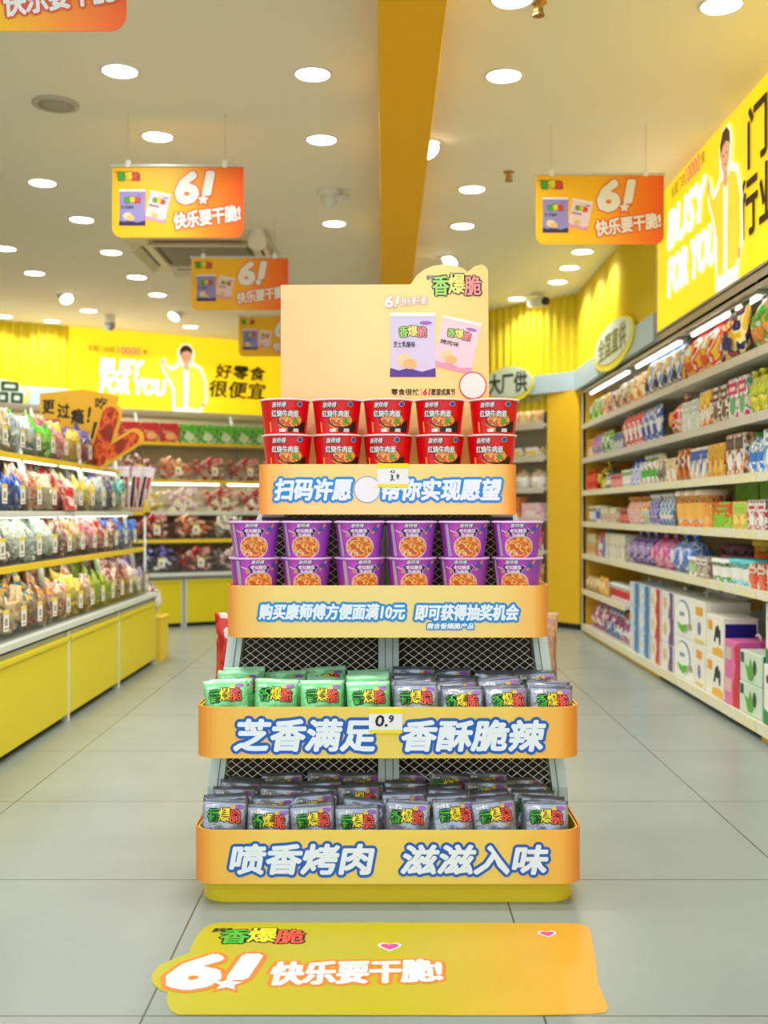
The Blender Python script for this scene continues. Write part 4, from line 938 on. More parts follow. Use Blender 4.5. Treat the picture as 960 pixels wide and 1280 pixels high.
row(4, 5.95, 5.60, 2, 'maroonpk', mk_tub([(150, 70, 100), (190, 150, 160), (110, 50, 80), (130, 70, 90)], .085, .17, 66), 'maroon tub in the rear row', .19)
row(4, 5.44, 4.96, 2, 'yeltub', mk_tub([(246, 190, 40), (240, 120, 40), (250, 220, 110), (250, 200, 60)], .105, .21, 67), 'large yellow and orange tub', .18)
# low sixth shelf by the pillar
row(5, 8.88, 8.42, 3, 'y6', mk_bag([(226, 180, 60), (180, 120, 50), CRM, (240, 220, 160)], .14, .12, .06, 68, 'snack_packet', 'snack packet'), 'golden snack packet', .04)
row(5, 8.40, 8.06, 2, 'y6b', mk_bag([Y_, (250, 230, 150), ORG, WH], .16, .14, .06, 69, 'snack_packet', 'snack packet'), 'yellow snack packet', .04)
row(5, 8.04, 7.40, 6, 'rcup', mk_tub([(236, 228, 216), (210, 50, 60), WH, WH], .05, .12, 70, 'yoghurt_cup', 'cup'), 'white cup with a red label', .03)
# bottom deck: bags by the pillar, then milk cartons
for i in range(3): row(6, 8.84 - i * .5, 8.36 - i * .5, 2, 'deckbag%d' % i, mk_bag([[(110, 100, 190), RD_, WH, (180, 130, 200)], [BL_, WH, (70, 90, 150), PKs], [(226, 120, 150), (90, 80, 140), WH, RD_]][i], .22, .20, .09, 71 + i), ['purple and red', 'blue and white', 'pink and violet'][i] + ' snack bag', .07, -.25)
def mk_milk(w, d, h, face, handle=None):
    def f():
        e = thing('milk_carton', 'x', 'milk carton'); P = PXZ(0, 0, 0); PS = lambda x, y, q: (w / 2 + q, x, y)
        B = MB().box(-w / 2, w / 2, 0, d, 0, h, mat(face['base'], .35), .004)
        c = MB(); c2 = MB()
        for k in face['shapes']:
            if k[0] == 'r': c.flat([(k[1] * w, k[3] * h), (k[2] * w, k[3] * h), (k[2] * w, k[4] * h), (k[1] * w, k[4] * h)], P, k[6] if len(k) > 6 else .001, mat(k[5], .38))
            if k[0] == 'e': c.disc(k[1] * w, k[2] * h, k[3] * w, k[4] * h, P, k[6] if len(k) > 6 else .001, mat(k[5], .38), 22)
            if k[0] == 'p': c.flat([(x * w, y * h) for x, y in k[1]], P, k[3] if len(k) > 3 else .0014, mat(k[2], .38))
            if k[0] == 'sr': c2.flat([(k[1] * d, k[3] * h), (k[2] * d, k[3] * h), (k[2] * d, k[4] * h), (k[1] * d, k[4] * h)], PS, k[6] if len(k) > 6 else .001, mat(k[5], .38))
        B.build('carton_body', e); c.build('printed_front', e)
        if c2.v: c2.build('printed_side', e)
        if handle: MB().tube([(-.03, d * .5, h), (-.028, d * .5, h + .018), (0, d * .5, h + .026), (.028, d * .5, h + .018), (.03, d * .5, h)], .006, mat(handle, .4), 8).build('handle', e)
        return e
    return f
row(6, 7.33, 6.76, 2, 'm_blue', mk_milk(.265, .20, .150, {'base': (206, 224, 236), 'shapes': [('r', .12, .5, 0, 1, (70, 130, 196)), ('e', -.18, .5, .2, .3, (240, 246, 250)), ('e', -.18, .5, .1, .16, (230, 206, 150), .0016), ('p', [(.12, 0), (.12, 1), (.0, .8), (.06, .5), (-.02, .2)], (120, 170, 216)), ('sr', .1, .9, .1, .5, (90, 146, 206))]}, WH), 'blue and white milk carton', .02, layers=3, lh=.152)
row(6, 6.74, 6.50, 1, 'm_red', mk_milk(.225, .20, .150, {'base': (240, 236, 226), 'shapes': [('p', [(.02, 0), (.5, 0), (.5, 1), (.1, 1), (.2, .6), (.06, .3)], (214, 50, 46)), ('e', -.22, .55, .16, .24, (230, 206, 150)), ('sr', .1, .9, .1, .5, (210, 60, 56))]}), 'red and white milk carton', .02, layers=3, lh=.152)
row(6, 6.48, 6.20, 1, 'm_pur', mk_milk(.265, .20, .150, {'base': (240, 236, 230), 'shapes': [('p', [(.1, 0), (.5, 0), (.5, 1), (.18, 1), (.26, .6), (.14, .3)], (110, 76, 140)), ('e', -.2, .55, .16, .24, (226, 196, 140)), ('sr', .1, .9, .1, .9, (150, 110, 170))]}, WH), 'purple and white milk carton', .02, layers=3, lh=.152)
row(6, 6.17, 5.82, 1, 'm_grn', mk_milk(.34, .24, .225, {'base': (240, 242, 234), 'shapes': [('e', -.05, .5, .38, .42, (70, 120, 170)), ('e', -.08, .48, .36, .40, (246, 248, 244), .0016), ('p', [(-.34, .36), (-.1, .30), (.22, .36), (.16, .2), (-.05, .1), (-.26, .2)], (100, 186, 50), .002), ('r', -.2, .04, .52, .62, (120, 160, 180), .002), ('e', .36, .3, .06, .09, (190, 160, 90), .002)]}, WH), 'white carton with green ring', .02, layers=2, lh=.227)
row(6, 5.80, 5.60, 1, 'm_wht', mk_milk(.19, .24, .225, {'base': (242, 240, 228), 'shapes': [('r', -.3, .3, .66, .86, (236, 160, 50)), ('e', 0, .36, .16, .16, (120, 130, 190)), ('r', -.4, .4, .03, .1, (226, 200, 90))]}), 'slim white carton with orange tag', .02, layers=2, lh=.227)
row(6, 5.58, 5.28, 1, 'm_cow', mk_milk(.29, .17, .200, {'base': (242, 240, 226), 'shapes': [('r', -.40, -.12, .62, .86, (240, 168, 40)), ('p', [(-.04, .36), (.06, .72), (.22, .80), (.30, .60), (.20, .46), (.10, .50), (.04, .34)], (26, 28, 34)), ('e', .3, .5, .06, .2, (60, 60, 60)), ('p', [(-.12, .03), (.48, .03), (.48, .20), (.2, .24), (-.12, .18)], (244, 184, 50)), ('sr', .05, .95, .1, .86, (20, 20, 130))]}), 'white carton with cow print', .02, layers=2, lh=.202)
row(6, 5.26, 5.06, 1, 'm_pnk', mk_milk(.19, .26, .31, {'base': (226, 110, 170), 'shapes': [('p', [(.1, .0), (.5, .0), (.5, 1), (.2, .9), (.3, .6), (.12, .3)], (206, 40, 40)), ('r', -.44, .0, .7, .88, (206, 190, 180)), ('r', -.44, .0, .2, .4, (230, 180, 190)), ('sr', .0, 1, .0, 1, (220, 90, 170))]}, WH), 'pink milk carton with a white handle', .02)
row(6, 5.04, 4.76, 1, 'm_plant', mk_milk(.27, .19, .142, {'base': (206, 226, 204), 'shapes': [('r', -.46, -.3, .6, .92, (20, 90, 50)), ('p', [(-.1, .1), (.1, .1), (.3, .7), (.12, .5), (.0, .8), (-.08, .5), (-.26, .6)], (90, 170, 60)), ('e', .2, .55, .08, .24, (50, 70, 60), .0018), ('sr', .05, 1, .02, .98, (16, 92, 54)), ('sr', .2, .3, .2, .8, (230, 240, 230), .002)]}), 'green carton with plant picture', .02, layers=2, lh=.144)
row(6, 4.73, 4.0, 2, 'm_tall', mk_milk(.35, .22, .262, {'base': (240, 242, 232), 'shapes': [('p', [(-.5, .0), (.5, .0), (.5, .2), (.1, .28), (-.2, .18), (-.5, .26)], (30, 140, 76)), ('e', .0, .66, .24, .2, (60, 60, 50)), ('e', .0, .66, .2, .165, (226, 222, 190), .0016), ('r', -.3, .1, .36, .42, (214, 50, 60)), ('e', -.36, .76, .05, .07, (60, 60, 56))]}), 'tall white and green milk carton', .02, layers=2, lh=.264)
row(6, 6.42, 5.84, 2, 'm_rear', mk_milk(.28, .20, .50, {'base': (240, 238, 232), 'shapes': [('r', -.2, .2, .7, .9, (240, 168, 40)), ('sr', .3, .7, .78, .9, (236, 170, 60))]}), 'plain white carton in the rear row', .264)

# ================================================================== THE LEFT ISLAND OF BULK BINS
FRAME = mat((214, 222, 212), .45); DOORY = mat((226, 208, 14), .5); EDGEY = mat((240, 208, 40), .4)
IX = -1.51
MODS = [(7.13, 6.15), (6.15, 5.16), (5.16, 4.2), (4.2, 3.25)]
def base_cabinet(w, d, h):
    """local front faces -y, width along x"""
    e = thing('base_cabinet', 'x', 'cabinet')
    MB().box(-w / 2, w / 2, .012, d, .03, h - .03, FRAME, .003).build('cabinet_body', e)
    dr = MB().box(-w / 2 + .018, w / 2 - .018, -.004, .012, .035, h - .062, DOORY, .003).build('door', e)
    MB().box(-w / 2 + .018, w / 2 - .018, -.012, -.004, h - .085, h - .062, DOORY, .003).build('pull_rail', dr)
    MB().box(-w / 2, -w / 2 + .016, -.002, .03, .0, h - .03, FRAME).build('side_stile', e); MB().box(w / 2 - .016, w / 2, -.002, .03, .0, h - .03, FRAME).build('side_stile', e)
    MB().box(-w / 2, w / 2, .03, .05, .0, .03, BLACK).build('kickboard', e)
    return e
for i, (ya, yb) in enumerate(MODS):
    lab = ['yellow base cabinet at the far end of the left island', 'yellow base cabinet of the left island, second from its far end', 'yellow base cabinet of the left island, third from its far end', 'yellow base cabinet of the left island, nearest the entrance'][i]
    place('isl_cab', lambda: base_cabinet(.975, .54, .47), (IX, (ya + yb) / 2, 0), (0, 0, PI / 2), lab, 'base cabinets of the left island')
w_ = thing('worktop', 'white worktop edge running along the left island cabinets', 'worktop', (IX, 3.25, .44))
MB().box(-.56, .006, 0, 3.895, 0, .03, FRAME, .003).build('slab', w_); MB().box(-.02, .008, 0, 3.895, -.006, -.001, BLACK).build('shadow_gap_strip', w_)
isl = thing('bulk_shelving', 'leaning three board shelving of the left island above the yellow cabinets', 'shelving', (0, 3.25, .47))
IT = [(-1.556, .77), (-1.63, 1.0), (-1.71, 1.27)]
for k, (x, z) in enumerate(IT):
    b = MB().box(x - .40, x - .004, .0, 3.76, z - .49, z - .47, SHELF, .002).build('shelf_board', isl)
    for q in range(3): MB().box(x - .045, x - .025, .10 + 1.25 * q, 1.22 + 1.25 * q, z - .497, z - .4905, LED).build('added_light_strip', b)  # unseen LED strips added to brighten the dark shelf interior
    MB().box(x - .008, x, 0, 3.76, z - .495, z - .466, EDGEY if k != 1 else FRAME, .002).build('board_edge', b)
for y in (3.75, 2.9, 1.9, .95, .02):
    MB().tube([(-1.575 - .02, y, .0), (-1.76, y, .92)], .016, FRAME, 8).build('upright', isl)
MB().box(-2.13, -2.11, 0, 3.76, 0, 1.0, mat((170, 160, 130), .6)).build('back_panel', isl)
mb = MB()
for k in range(28):
    mb.tube([(-2.08 + .018 * k, 3.77, .02 + .0), (-2.08 + .018 * k, 3.77, .27)], .0015, STEEL, 4) if k < 26 else None
for k in range(13): mb.tube([(-2.08, 3.774, .03 + .02 * k), (-1.62, 3.774, .03 + .02 * k)], .0015, STEEL, 4)
mb.build('end_grid', isl)
# clear bins with price cards
def mk_bin(w, d, h):
    e = thing('acrylic_bin', 'x', 'bin'); t_ = .003
    m = MB(); m.box(-w / 2, w / 2, 0, t_, 0, h, CLEAR); m.box(-w / 2, -w / 2 + t_, t_, d, 0, h * 1.1, CLEAR); m.box(w / 2 - t_, w / 2, t_, d, 0, h * 1.1, CLEAR); m.box(-w / 2, w / 2, t_, d, 0, t_, CLEAR)
    m.build('bin_body', e)
    c = MB().box(-.030, .030, -.005, -.002, h * .30, h * .30 + .085, mat((246, 244, 230), .45)).build('price_card', e)
    P = PXZ(0, -.0055, 0); k = MB(); k.flat([(-.030, h * .30 + .070), (.030, h * .30 + .070), (.030, h * .30 + .085), (-.030, h * .30 + .085)], P, .0003, mat((250, 226, 60), .4))
    k.flat([(-.018, h * .30 + .024), (.010, h * .30 + .024), (.010, h * .30 + .052), (-.018, h * .30 + .052)], P, .0003, mat((150, 146, 136), .5)); k.flat([(-.022, h * .3 + .008), (.022, h * .3 + .008), (.022, h * .3 + .014), (-.022, h * .3 + .014)], P, .0003, mat((150, 150, 150), .5))
    k.build('printed_lines', c); return e
def mk_candy(cols, seed, w=.085, h=.12, t=.04):
    def f():
        e = thing('snack_pouch', 'x', 'snack pouch'); m = MB(); pouch(m, w, h, t, pmat(cols, 3.2, .28, .3, seed), nx=6, ny=8, seed=seed, wob=.4, seal=.1)
        m.build('pouch', e); return e
    def g():
        m = MB(); pouch(m, w, h, t, pmat(cols, 3.2, .28, .3, seed), nx=6, ny=8, seed=seed, wob=.4, seal=.1); o = m.build('snack_pouch'); o['category'] = 'snack pouch'; return o
    return g
PAL = {
 'crim': [(170, 24, 44), (214, 60, 70), (120, 20, 36)], 'teal': [(60, 160, 150), (150, 220, 220), WH], 'sky': [(160, 214, 230), WH, (240, 226, 180), (90, 150, 210)], 'cream': [(240, 226, 190), (250, 244, 224), (230, 170, 90)],
 'lime': [(80, 206, 50), (140, 226, 90), (190, 220, 90)], 'pink': [(232, 110, 150), (246, 190, 200), WH], 'yell': [(242, 214, 60), (250, 236, 140), (226, 180, 40)], 'indi': [(70, 60, 160), (140, 120, 210), (40, 40, 90), WH], 'lila': [(176, 140, 206), (226, 206, 232), (130, 90, 170)],
 'orng': [(240, 140, 50), (250, 190, 100), WH, (220, 90, 40)], 'blue': [(40, 90, 200), (90, 150, 220), WH], 'carr': [(238, 120, 60), (244, 220, 190), (230, 170, 120)], 'oran': [(232, 170, 80), (240, 210, 150), (200, 110, 60), WH], 'redc': [(206, 30, 40), (236, 200, 180), (160, 20, 30)],
 'pale': [(236, 228, 208), (246, 240, 230), (216, 196, 160)], 'rose': [(236, 206, 204), (250, 236, 232), (220, 160, 160)], 'mint': [(206, 224, 204), WH, (150, 190, 160), (232, 230, 214)], 'wine': [(150, 50, 60), (240, 220, 200), (190, 90, 90)], 'bisc': [(232, 200, 150), (246, 224, 180), (210, 160, 100)],
 'gree': [(110, 190, 60), (170, 216, 90), (240, 220, 100), (60, 150, 50)], 'cara': [(190, 120, 90), (236, 190, 160), (130, 60, 50), (220, 150, 140)], 'multi': [(60, 150, 80), (60, 120, 200), (240, 200, 60), (220, 60, 60)]}
CN = {'crim': 'dark red', 'teal': 'teal', 'sky': 'pale blue', 'cream': 'cream', 'lime': 'bright green', 'pink': 'pink', 'yell': 'yellow', 'indi': 'indigo', 'lila': 'lilac', 'orng': 'orange', 'blue': 'blue', 'carr': 'peach orange', 'oran': 'amber', 'redc': 'red', 'pale': 'ivory', 'rose': 'pale rose', 'mint': 'pale mint', 'wine': 'wine red', 'bisc': 'biscuit coloured', 'gree': 'green and yellow', 'cara': 'caramel brown', 'multi': 'multicoloured'}
ROWS = [  # tier name, front x, base z, y of near end, y of far end, bin height, contents from the near end to the far end
 ('worktop row', -1.535, .4705, 3.62, 7.08, .15, 'bisc carr orng bisc bisc multi oran orng yell oran gree gree wine cara pale lila'.split()),
 ('lowest board', -1.575, .7705, 3.62, 6.94, .12, 'rose pale rose rose mint mint mint wine cream pink redc wine blue blue'.split()),
 ('white middle board', -1.65, 1.0005, 3.62, 6.94, .12, 'redc orng carr carr blue blue orng cream redc pale yell sky indi teal'.split()),
 ('top board', -1.73, 1.2705, 3.62, 6.94, .13, 'crim wine crim crim teal cream sky sky lime pink yell indi indi lila'.split())]
for nm, x, z, ya, yb, bh, cs in ROWS:
    n = len(cs); w = (yb - ya) / n
    for i, c in enumerate(cs):
        y = ya + (i + .5) * w; pos = 'left island %s, %s bin from far end' % (nm, ORD[n - 1 - i])
        bl = 'clear bin of %s snacks, %s' % (CN[c], pos)
        place(('bin', nm), lambda: mk_bin(w - .006, .27, bh), (x, y, z), (0, 0, PI / 2), bl, 'clear bins on the left island')
        big = nm == 'worktop row' or nm == 'top board'
        k = 7 if i >= 3 else 4
        for q in range(k):
            r_ = q // 3; u = (q % 3 - 1) * w * .29 if q < 6 else 0
            l = (x - .035 - r_ * .085 + random.uniform(-.01, .01), y + u + random.uniform(-.008, .008), z + .008 + (.085 if big else .06) * (r_ * .55 + .35) + random.uniform(0, .05))
            rot = (random.uniform(-.5, -.05), random.uniform(-.5, .5), PI / 2 + random.uniform(-.6, .6))
            place(('candy', c), mk_candy(PAL[c], ord(c[1]) % 7 + len(c) + ord(c[0]), .092, .135), l, rot, '%s snack pouch, %s' % (CN[c], pos), 'snack pouches, ' + pos)
# the heap below the standing pouches of each bin: wrapped sweets nobody could count
for nm, x, z, ya, yb, bh, cs in ROWS:
    n = len(cs); w = (yb - ya) / n
    for i, c in enumerate(cs):
        y = ya + (i + .5) * w; m = MB(); rd = random.Random(i * 7 + len(nm))
        pm_ = pmat(PAL[c], 6, .3, .3, i)
        for q in range(34):
            cx, cy, cz = x - .02 - rd.random() * .20, y + (rd.random() - .5) * (w - .05), z + .018 + rd.random() * (bh - .045)
            M = Matrix.Translation((cx, cy, cz)) @ Matrix.Rotation(rd.random() * 6, 4, (rd.random(), rd.random(), rd.random() + .1))
            m.box(-.024, .024, -.013, .013, -.010, .010, pm_, .006, M=M)
        tag(m.build('wrapped_sweets_heap'), '%s wrapped sweets, left island %s, %s bin from far end' % (CN[c], nm, ORD[n - 1 - i]), 'sweets', None, 'stuff')
# boxes standing behind the bins of the middle board
t = mk_box([(40, 90, 190), (60, 110, 210), (50, 190, 190), (60, 180, 190)], .40, .12, .20, 91, 'snack_carton', 'carton')(); t.location = (-1.93, 5.0, 1.0005); t.rotation_euler = (0, 0, PI / 2); t['label'] = 'blue and teal carton behind the bins on the left island middle board'
t = mk_box([(210, 30, 40), (240, 220, 210), (190, 20, 30), (230, 60, 60)], .17, .02, .12, 92, 'snack_carton', 'carton')(); t.location = (-1.615, 5.60, 1.012); t.rotation_euler = (-.2, 0, PI / 2); t['label'] = 'red carton leaning against the bins on the left island middle board'
# bright sign with printed sausages stuck up above the island
PS_ = lambda x, y, d: (x, -d, y)
t = thing('snack_sign', 'yellow cardboard sign with black characters standing above the left island', 'sign', (-1.80, 6.55, 1.345), .10)
SGN = mat((246, 190, 40), .45)
MB().prism([(-.28, 0), (.10, 0), (.19, .36), (-.02, .40), (-.28, .37)], PS_, -.006, 0, SGN).build('board', t)
m = MB(); txt(m, '更', -.265, -.195, .25, .33, PS_, .001, INK, bold=.035, shear=.05); txt(m, '过', -.175, -.105, .225, .31, PS_, .001, INK, bold=.035); txt(m, '瘾', -.095, -.02, .19, .28, PS_, .001, INK, bold=.035); txt(m, '!', .0, .02, .20, .29, PS_, .001, INK, bold=.035, shear=.2)
txt(m, '吃', .05, .12, .28, .35, PS_, .001, INK, bold=.03); m.build('lettering', t)
m = MB(); m.flat([(-.28, .16), (-.16, .16), (-.16, .215), (-.28, .215)], PS_, .001, RED); m.flat([(-.265, .175), (-.175, .175), (-.175, .20), (-.265, .20)], PS_, .0015, CORAL)
m.flat([(.02, .10), (.085, .10), (.105, .20), (.04, .20)], PS_, .001, BLACK); m.flat([(.04, .13), (.08, .13), (.09, .17), (.05, .17)], PS_, .0015, mat((150, 60, 60), .5)); m.build('printed_panels', t)
MB().tube([(-.05, .01, -.06), (-.05, .01, .36)], .006, OFFW, 8).build('pole', t)
sa = thing('sausage_sign', 'cardboard cutout of two crossed red sausages beside the yellow sign', 'sign', (-1.70, 6.50, 1.31), .06)
def sausage(mb, a, b, r, d0, d1, m):
    a = Vector(a); b = Vector(b); an = math.atan2(b.y - a.y, b.x - a.x)
    pts = [(b.x + r * math.cos(an - PI / 2 + PI * i / 8), b.y + r * math.sin(an - PI / 2 + PI * i / 8)) for i in range(9)] + [(a.x + r * math.cos(an + PI / 2 + PI * i / 8), a.y + r * math.sin(an + PI / 2 + PI * i / 8)) for i in range(9)]
    mb.prism(pts, PS_, d0, d1, m)
SAUS = pmat([(150, 40, 10), (214, 70, 20), (236, 110, 40), (190, 50, 14)], 5, .4, 0, 5)
m = MB(); sausage(m, (-.02, .0), (.06, .28), .065, 0, .006, SGN); sausage(m, (.03, .03), (.20, .14), .055, .0005, .0065, SGN); m.build('yellow_outline', sa)
m = MB(); sausage(m, (-.02, .01), (.055, .275), .048, .008, .012, SAUS); sausage(m, (.05, .045), (.19, .135), .036, .0078, .0118, SAUS); m.build('printed_sausages', sa)
MB().tube([(0, -.004, -.10), (.0, -.004, .05)], .005, OFFW, 8).build('pole', sa)
# tall striped packets at the end of the island and the little rack behind it
def mk_long():
    e = thing('long_snack_packet', 'x', 'snack packet'); m = MB(); P = pouch(m, .075, .30, .03, mat((232, 226, 230), .3, 0, 0, .3, 40), mat((210, 190, 214), .35), seed=95, seal=.07)
    m.build('packet', e); c = MB()
    for x0, x1, k in ((-.026, -.004, (44, 30, 40)), (.002, .024, (186, 40, 44))):
        for q in range(6): c.flat([(x0, .03 + .034 * q), (x1, .03 + .034 * q), (x1, .064 + .034 * q), (x0, .064 + .034 * q)], P, .0012, mat(k, .4))
    c.build('printed_stripe', e); return e
for i in range(5):
    place('longpk', mk_long, (-1.60 - .055 * i, 7.11 + .02 * (i % 2), 1.0), (-.1 + .05 * (i % 3), .18 - .09 * i, .1 * i), 'long striped packet in the end rack of the left island, %s from the aisle' % ORD[i], 'long packets at the island end')
t = thing('end_rack', 'yellow wire rack hooked on the far end of the left island', 'rack', (-1.72, 7.12, .0))
MB().box(-.16, .16, -.05, .09, .98, 1.0, EDGEY, .003).build('tray', t); MB().box(.145, .16, -.05, .09, .98, 1.08, EDGEY, .003).build('side_wall', t)
for x in (-.15, .15): MB().tube([(x, -.03, .0), (x, -.03, 1.0)], .008, FRAME, 8).build('post', t)
t = thing('yellow_crate', 'low yellow crate on the floor behind the left island end', 'crate', (-1.655, 7.36, 0))
m = MB(); 
for (x0, x1, y0, y1) in ((-.16, .16, -.12, -.11), (-.16, .16, .11, .12), (-.16, -.15, -.11, .11), (.15, .16, -.11, .11)): m.box(x0, x1, y0, y1, 0, .28, EDGEY)
m.box(-.15, .15, -.11, .11, 0, .01, EDGEY); m.build('crate_body', t); MB().box(-.17, .17, -.13, .13, .28, .295, EDGEY, .004).build('rim', t)
place('plbag', mk_ball([(226, 232, 228), (150, 60, 60), (190, 210, 206), (236, 240, 238)], .12, 97, 'plastic_bag', 'bag'), (-1.64, 7.26, .296), (0, 0, .0), 'pale plastic bag resting on the yellow crate behind the left island', None)

# ================================================================== THE BACK LEFT BULK WALL
BR_Z = math.atan2(BD.y, BD.x)
for k in range(-3, 2):
    c = BL(k + .5, .02, 0)
    place('back_cab', lambda: base_cabinet(.985, .50, .47), (c[0], c[1], 0), (0, 0, BR_Z), 'yellow base cabinet under the back wall bins, %s from the far left' % ORD[k + 3], 'base cabinets along the back wall')
BT = [(.12, .757, EDGEY), (.32, 1.0, FRAME), (.58, 1.292, EDGEY), (.92, 1.663, EDGEY)]
def blbox(mb, s0, s1, t0, t1, z0, z1, m):
    v = [BL(s, q, z) for s in (s0, s1) for q in (t0, t1) for z in (z0, z1)]
    return mb.add(v, [(0, 1, 3, 2), (4, 6, 7, 5), (0, 4, 5, 1), (2, 3, 7, 6), (0, 2, 6, 4), (1, 5, 7, 3)], m)
t = thing('worktop', 'white worktop edge on the cabinets along the back wall', 'worktop', (0, 0, 0)); blbox(MB(), -3, 2, -.005, .55, .44, .47, FRAME).build('slab', t); blbox(MB(), -3, 2, -.007, .02, .433, .439, BLACK).build('shadow_gap_strip', t)
t = thing('bulk_shelving', 'stepped four board shelving below the backlit sign on the back wall', 'shelving', (0, 0, 0))
for tt, z, e in BT:
    b = blbox(MB(), -3, 2, tt + .008, tt + .52, z - .02, z, SHELF).build('shelf_board', t); blbox(MB(), -3, 2, tt, tt + .008, z - .028, z + .004, e).build('board_edge', b)
v = [BL(s, q, z) for s in (-3, 2) for q, z in ((.50, .45), (.52, .45), (1.45, 1.98), (1.47, 1.98))]
MB().add(v, [(0, 1, 3, 2), (4, 6, 7, 5), (0, 4, 5, 1), (2, 3, 7, 6), (0, 2, 6, 4), (1, 5, 7, 3)], mat((216, 206, 170), .6)).build('back_panel', t)
cn = blbox(MB(), -3, 2, 1.40, TW - .08, 1.985, 2.012, STEEL).build('canopy', t); blbox(MB(), -3, 2, 1.40, 1.42, 1.95, 1.984, ALU).build('canopy_edge', cn)
for k in range(4):
    blbox(MB(), -2.9 + 1.2 * k, -1.8 + 1.2 * k, .70, .74, 1.255, 1.27, LED).build('light_tube', t)
for s_ in (-2.0, -1.0, .0, 1.0): MB().tube([BL(s_, .45, .47), BL(s_, 1.40, 1.97)], .014, FRAME, 8).build('upright', t)
BC = [(0.0, .47, .15, ['redc', 'pale', 'redc', 'indi', 'redc', 'rose', 'redc', 'rose']), (.12, .757, .15, ['redc', 'wine', 'orng', 'redc', 'carr', 'pale', 'redc', 'mint']),
      (.32, 1.0, .15, ['yell', 'rose', 'redc', 'yell', 'rose', 'redc', 'redc', 'carr']), (.58, 1.292, .16, ['wine', 'wine', 'orng', 'wine', 'carr', 'redc', 'redc', 'rose'])]
SPOT = {0: 'worktop', 1: 'lowest board', 2: 'white board', 3: 'third board'}
def mk_heap(c, w, d, h, seed):
    def f():
        m = MB(); rd = random.Random(seed); pm_ = pmat(PAL[c], 5, .3, .3, seed)
        for q in range(46):
            fx = rd.random() - .5; fy = rd.random(); top = h * (1.15 - 1.1 * abs(fx) ** 2) 
            M = Matrix.Translation((fx * (w - .06), .03 + fy * (d - .06), .025 + rd.random() * top)) @ Matrix.Rotation(rd.random() * 6, 4, (rd.random(), rd.random(), rd.random() + .1))
            m.box(-.032, .032, -.018, .018, -.012, .012, pm_, .007, M=M)
        o = m.build('wrapped_sweets_heap'); o['category'] = 'sweets'; o['kind'] = 'stuff'; return o
    return f
for bi, (tt, z, bh, cs) in enumerate(BC):
    for i, c in enumerate(cs):
        s_ = -1.28 + .36 * i; p = BL(s_, tt + .03, z + .001)
        place(('tub_b', bh), lambda: mk_bin(.345, .36, bh), p, (0, 0, BR_Z), 'wide clear bin of %s snacks, back wall %s, %s from left' % (CN[c], SPOT[bi], ORD[i]), 'clear bins along the back wall')
        place(('heap_b', c), mk_heap(c, .335, .33, .16, ord(c[0]) + len(c)), BL(s_, tt + .04, z + .006), (0, 0, BR_Z), '%s wrapped snacks, back wall %s, %s bin from left' % (CN[c], SPOT[bi], ORD[i]), None)
for i in range(14):
    s_ = -1.30 + .19 * i; c = (['orange', 'yellow', 'yellow', 'yellow', 'yellow', 'red', 'red', 'red', 'red', 'green', 'green', 'green', 'green', 'green'])[i]
    cl = {'orange': [(236, 170, 90), (226, 120, 60), CRM, (240, 190, 110)], 'yellow': [(244, 206, 70), (240, 140, 60), CRM, (250, 220, 110)], 'red': [(200, 30, 50), (240, 180, 120), (170, 20, 40), (220, 50, 60)], 'green': [(70, 190, 50), (220, 236, 200), (50, 150, 40), (110, 210, 70)]}[c]
    place(('topbx', c), mk_box(cl, .17, .12, .19, 100 + i, 'snack_carton', 'carton'), BL(s_, .99, 1.664), (0, 0, BR_Z), '%s snack carton on the top board below the backlit sign, %s from left' % (c, ORD[i]), 'cartons on the top board of the back wall')

# ================================================================== THE BACK RIGHT SHELVES BESIDE THE PILLAR
RZ = math.atan2(RD.y, RD.x)
def brbox(mb, s0, s1, t0, t1, z0, z1, m):
    v = [BR(s, q, z) for s in (s0, s1) for q in (t0, t1) for z in (z0, z1)]
    return mb.add(v, [(0, 1, 3, 2), (4, 6, 7, 5), (0, 4, 5, 1), (2, 3, 7, 6), (0, 2, 6, 4), (1, 5, 7, 3)], m)
t = thing('wall_shelving', 'white wall shelves between the display stand and the yellow pillar', 'shelving', (0, 0, 0))
WT = [1.79, 1.50, 1.22, .95, .66, .36, .09]
for z in WT:
    b = brbox(MB(), -1.2, .60, .06, .52, z - .03, z, SHELF).build('shelf_board', t); brbox(MB(), -1.2, .60, .052, .06, z - .05, z + .005, METAL).build('price_strip', b)
brbox(MB(), -1.2, .60, .53, .545, .05, 2.03, mat((226, 220, 196), .6)).build('back_panel', t)
brbox(MB(), -1.2, .60, .08, .12, 0, .055, KICK).build('kickboard', t)
c_ = brbox(MB(), -1.2, .60, .05, .52, 1.985, 2.03, METAL).build('canopy', t); brbox(MB(), -1.2, .58, .08, .11, 1.97, 1.984, LED).build('light_tube', c_)
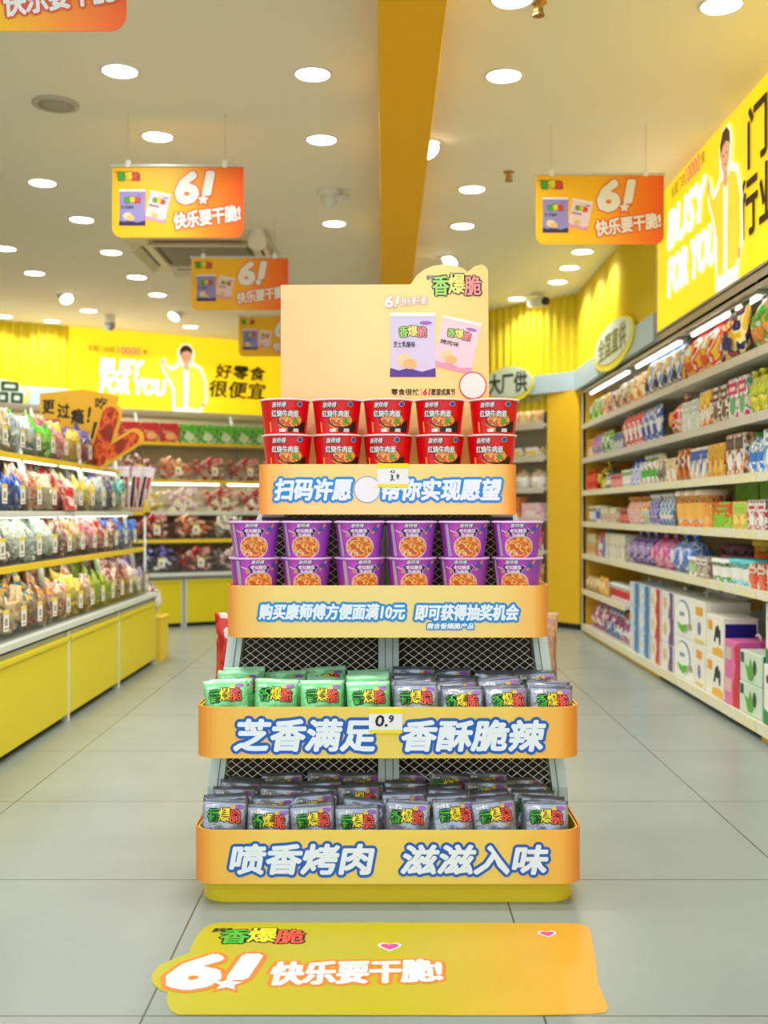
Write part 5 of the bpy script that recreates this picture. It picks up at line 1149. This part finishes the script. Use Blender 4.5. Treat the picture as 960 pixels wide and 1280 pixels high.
def brow(ti, s0, s1, n, key, make, desc, tilt=0, tq=.08):
    for i in range(n):
        place(key, make, BR(s0 + (s1 - s0) * (i + .5) / n, tq, WT[ti] + .001), (tilt, 0, RZ), '%s on the %s back shelf, %s from the pillar' % (desc, ['top', 'second', 'third', 'fourth', 'fifth', 'sixth', 'bottom'][ti], ORD[n - 1 - i]), 'goods on the back shelves beside the pillar')
brow(0, -.2, .55, 5, 'b0', mk_bag([(232, 200, 160), (240, 170, 140), CRM, WH], .14, .17, .06, 120, 'snack_packet', 'snack packet'), 'peach coloured snack packet', -.2, .12)
brow(1, -.3, .12, 3, 'b1', mk_ball([(120, 60, 130), (180, 90, 170), (90, 40, 90), (110, 60, 120)], .07, 121), 'round purple candy bag')
brow(1, .16, .55, 2, 'b1b', mk_box([WH, (246, 214, 60), (40, 36, 36), WH], .18, .14, .08, 122, 'snack_tray', 'tray'), 'white tray with a yellow label')
def mk_dogcup():
    e = thing('lidded_cup', 'x', 'cup'); MB().lathe([(.05, 0), (.075, .02), (.085, .09), (.08, .095)], WHITE, 20, (0, .085, 0)).build('cup_body', e)
    MB().lathe([(.075, .095), (.072, .12), (.055, .15), (.02, .17), (0, .172)], pmat([(196, 170, 130), (236, 220, 190), (90, 70, 60)], 3, .5, 0, 8), 20, (0, .085, 0)).build('dome_lid', e); return e
brow(2, -.3, .55, 5, 'b2', mk_dogcup, 'white cup with a mottled dome lid')
brow(3, -.3, .30, 3, 'b3', mk_box([(236, 120, 40), (246, 170, 90), (200, 70, 40), (240, 140, 60)], .19, .12, .19, 123), 'orange carton')
brow(3, .31, .56, 1, 'b3b', mk_box([(232, 190, 200), (240, 220, 226), (220, 150, 180), (236, 206, 214)], .22, .12, .13, 124), 'pale pink carton')
brow(4, -.3, .56, 5, 'b4', mk_bag([(200, 40, 50), (236, 150, 140), (150, 30, 40), WH], .15, .18, .06, 125, 'snack_packet', 'snack packet'), 'red snack packet', -.1, .12)
brow(5, -.3, .56, 5, 'b5', mk_bag([(110, 150, 70), (200, 60, 50), (240, 190, 90), (90, 130, 60)], .16, .18, .06, 126, 'snack_packet', 'snack packet'), 'green and red snack packet', -.1, .12)
brow(6, -.3, .56, 4, 'b6', mk_box([(220, 200, 150), (180, 60, 50), WH, (226, 210, 170)], .19, .14, .18, 127), 'cream and red carton')
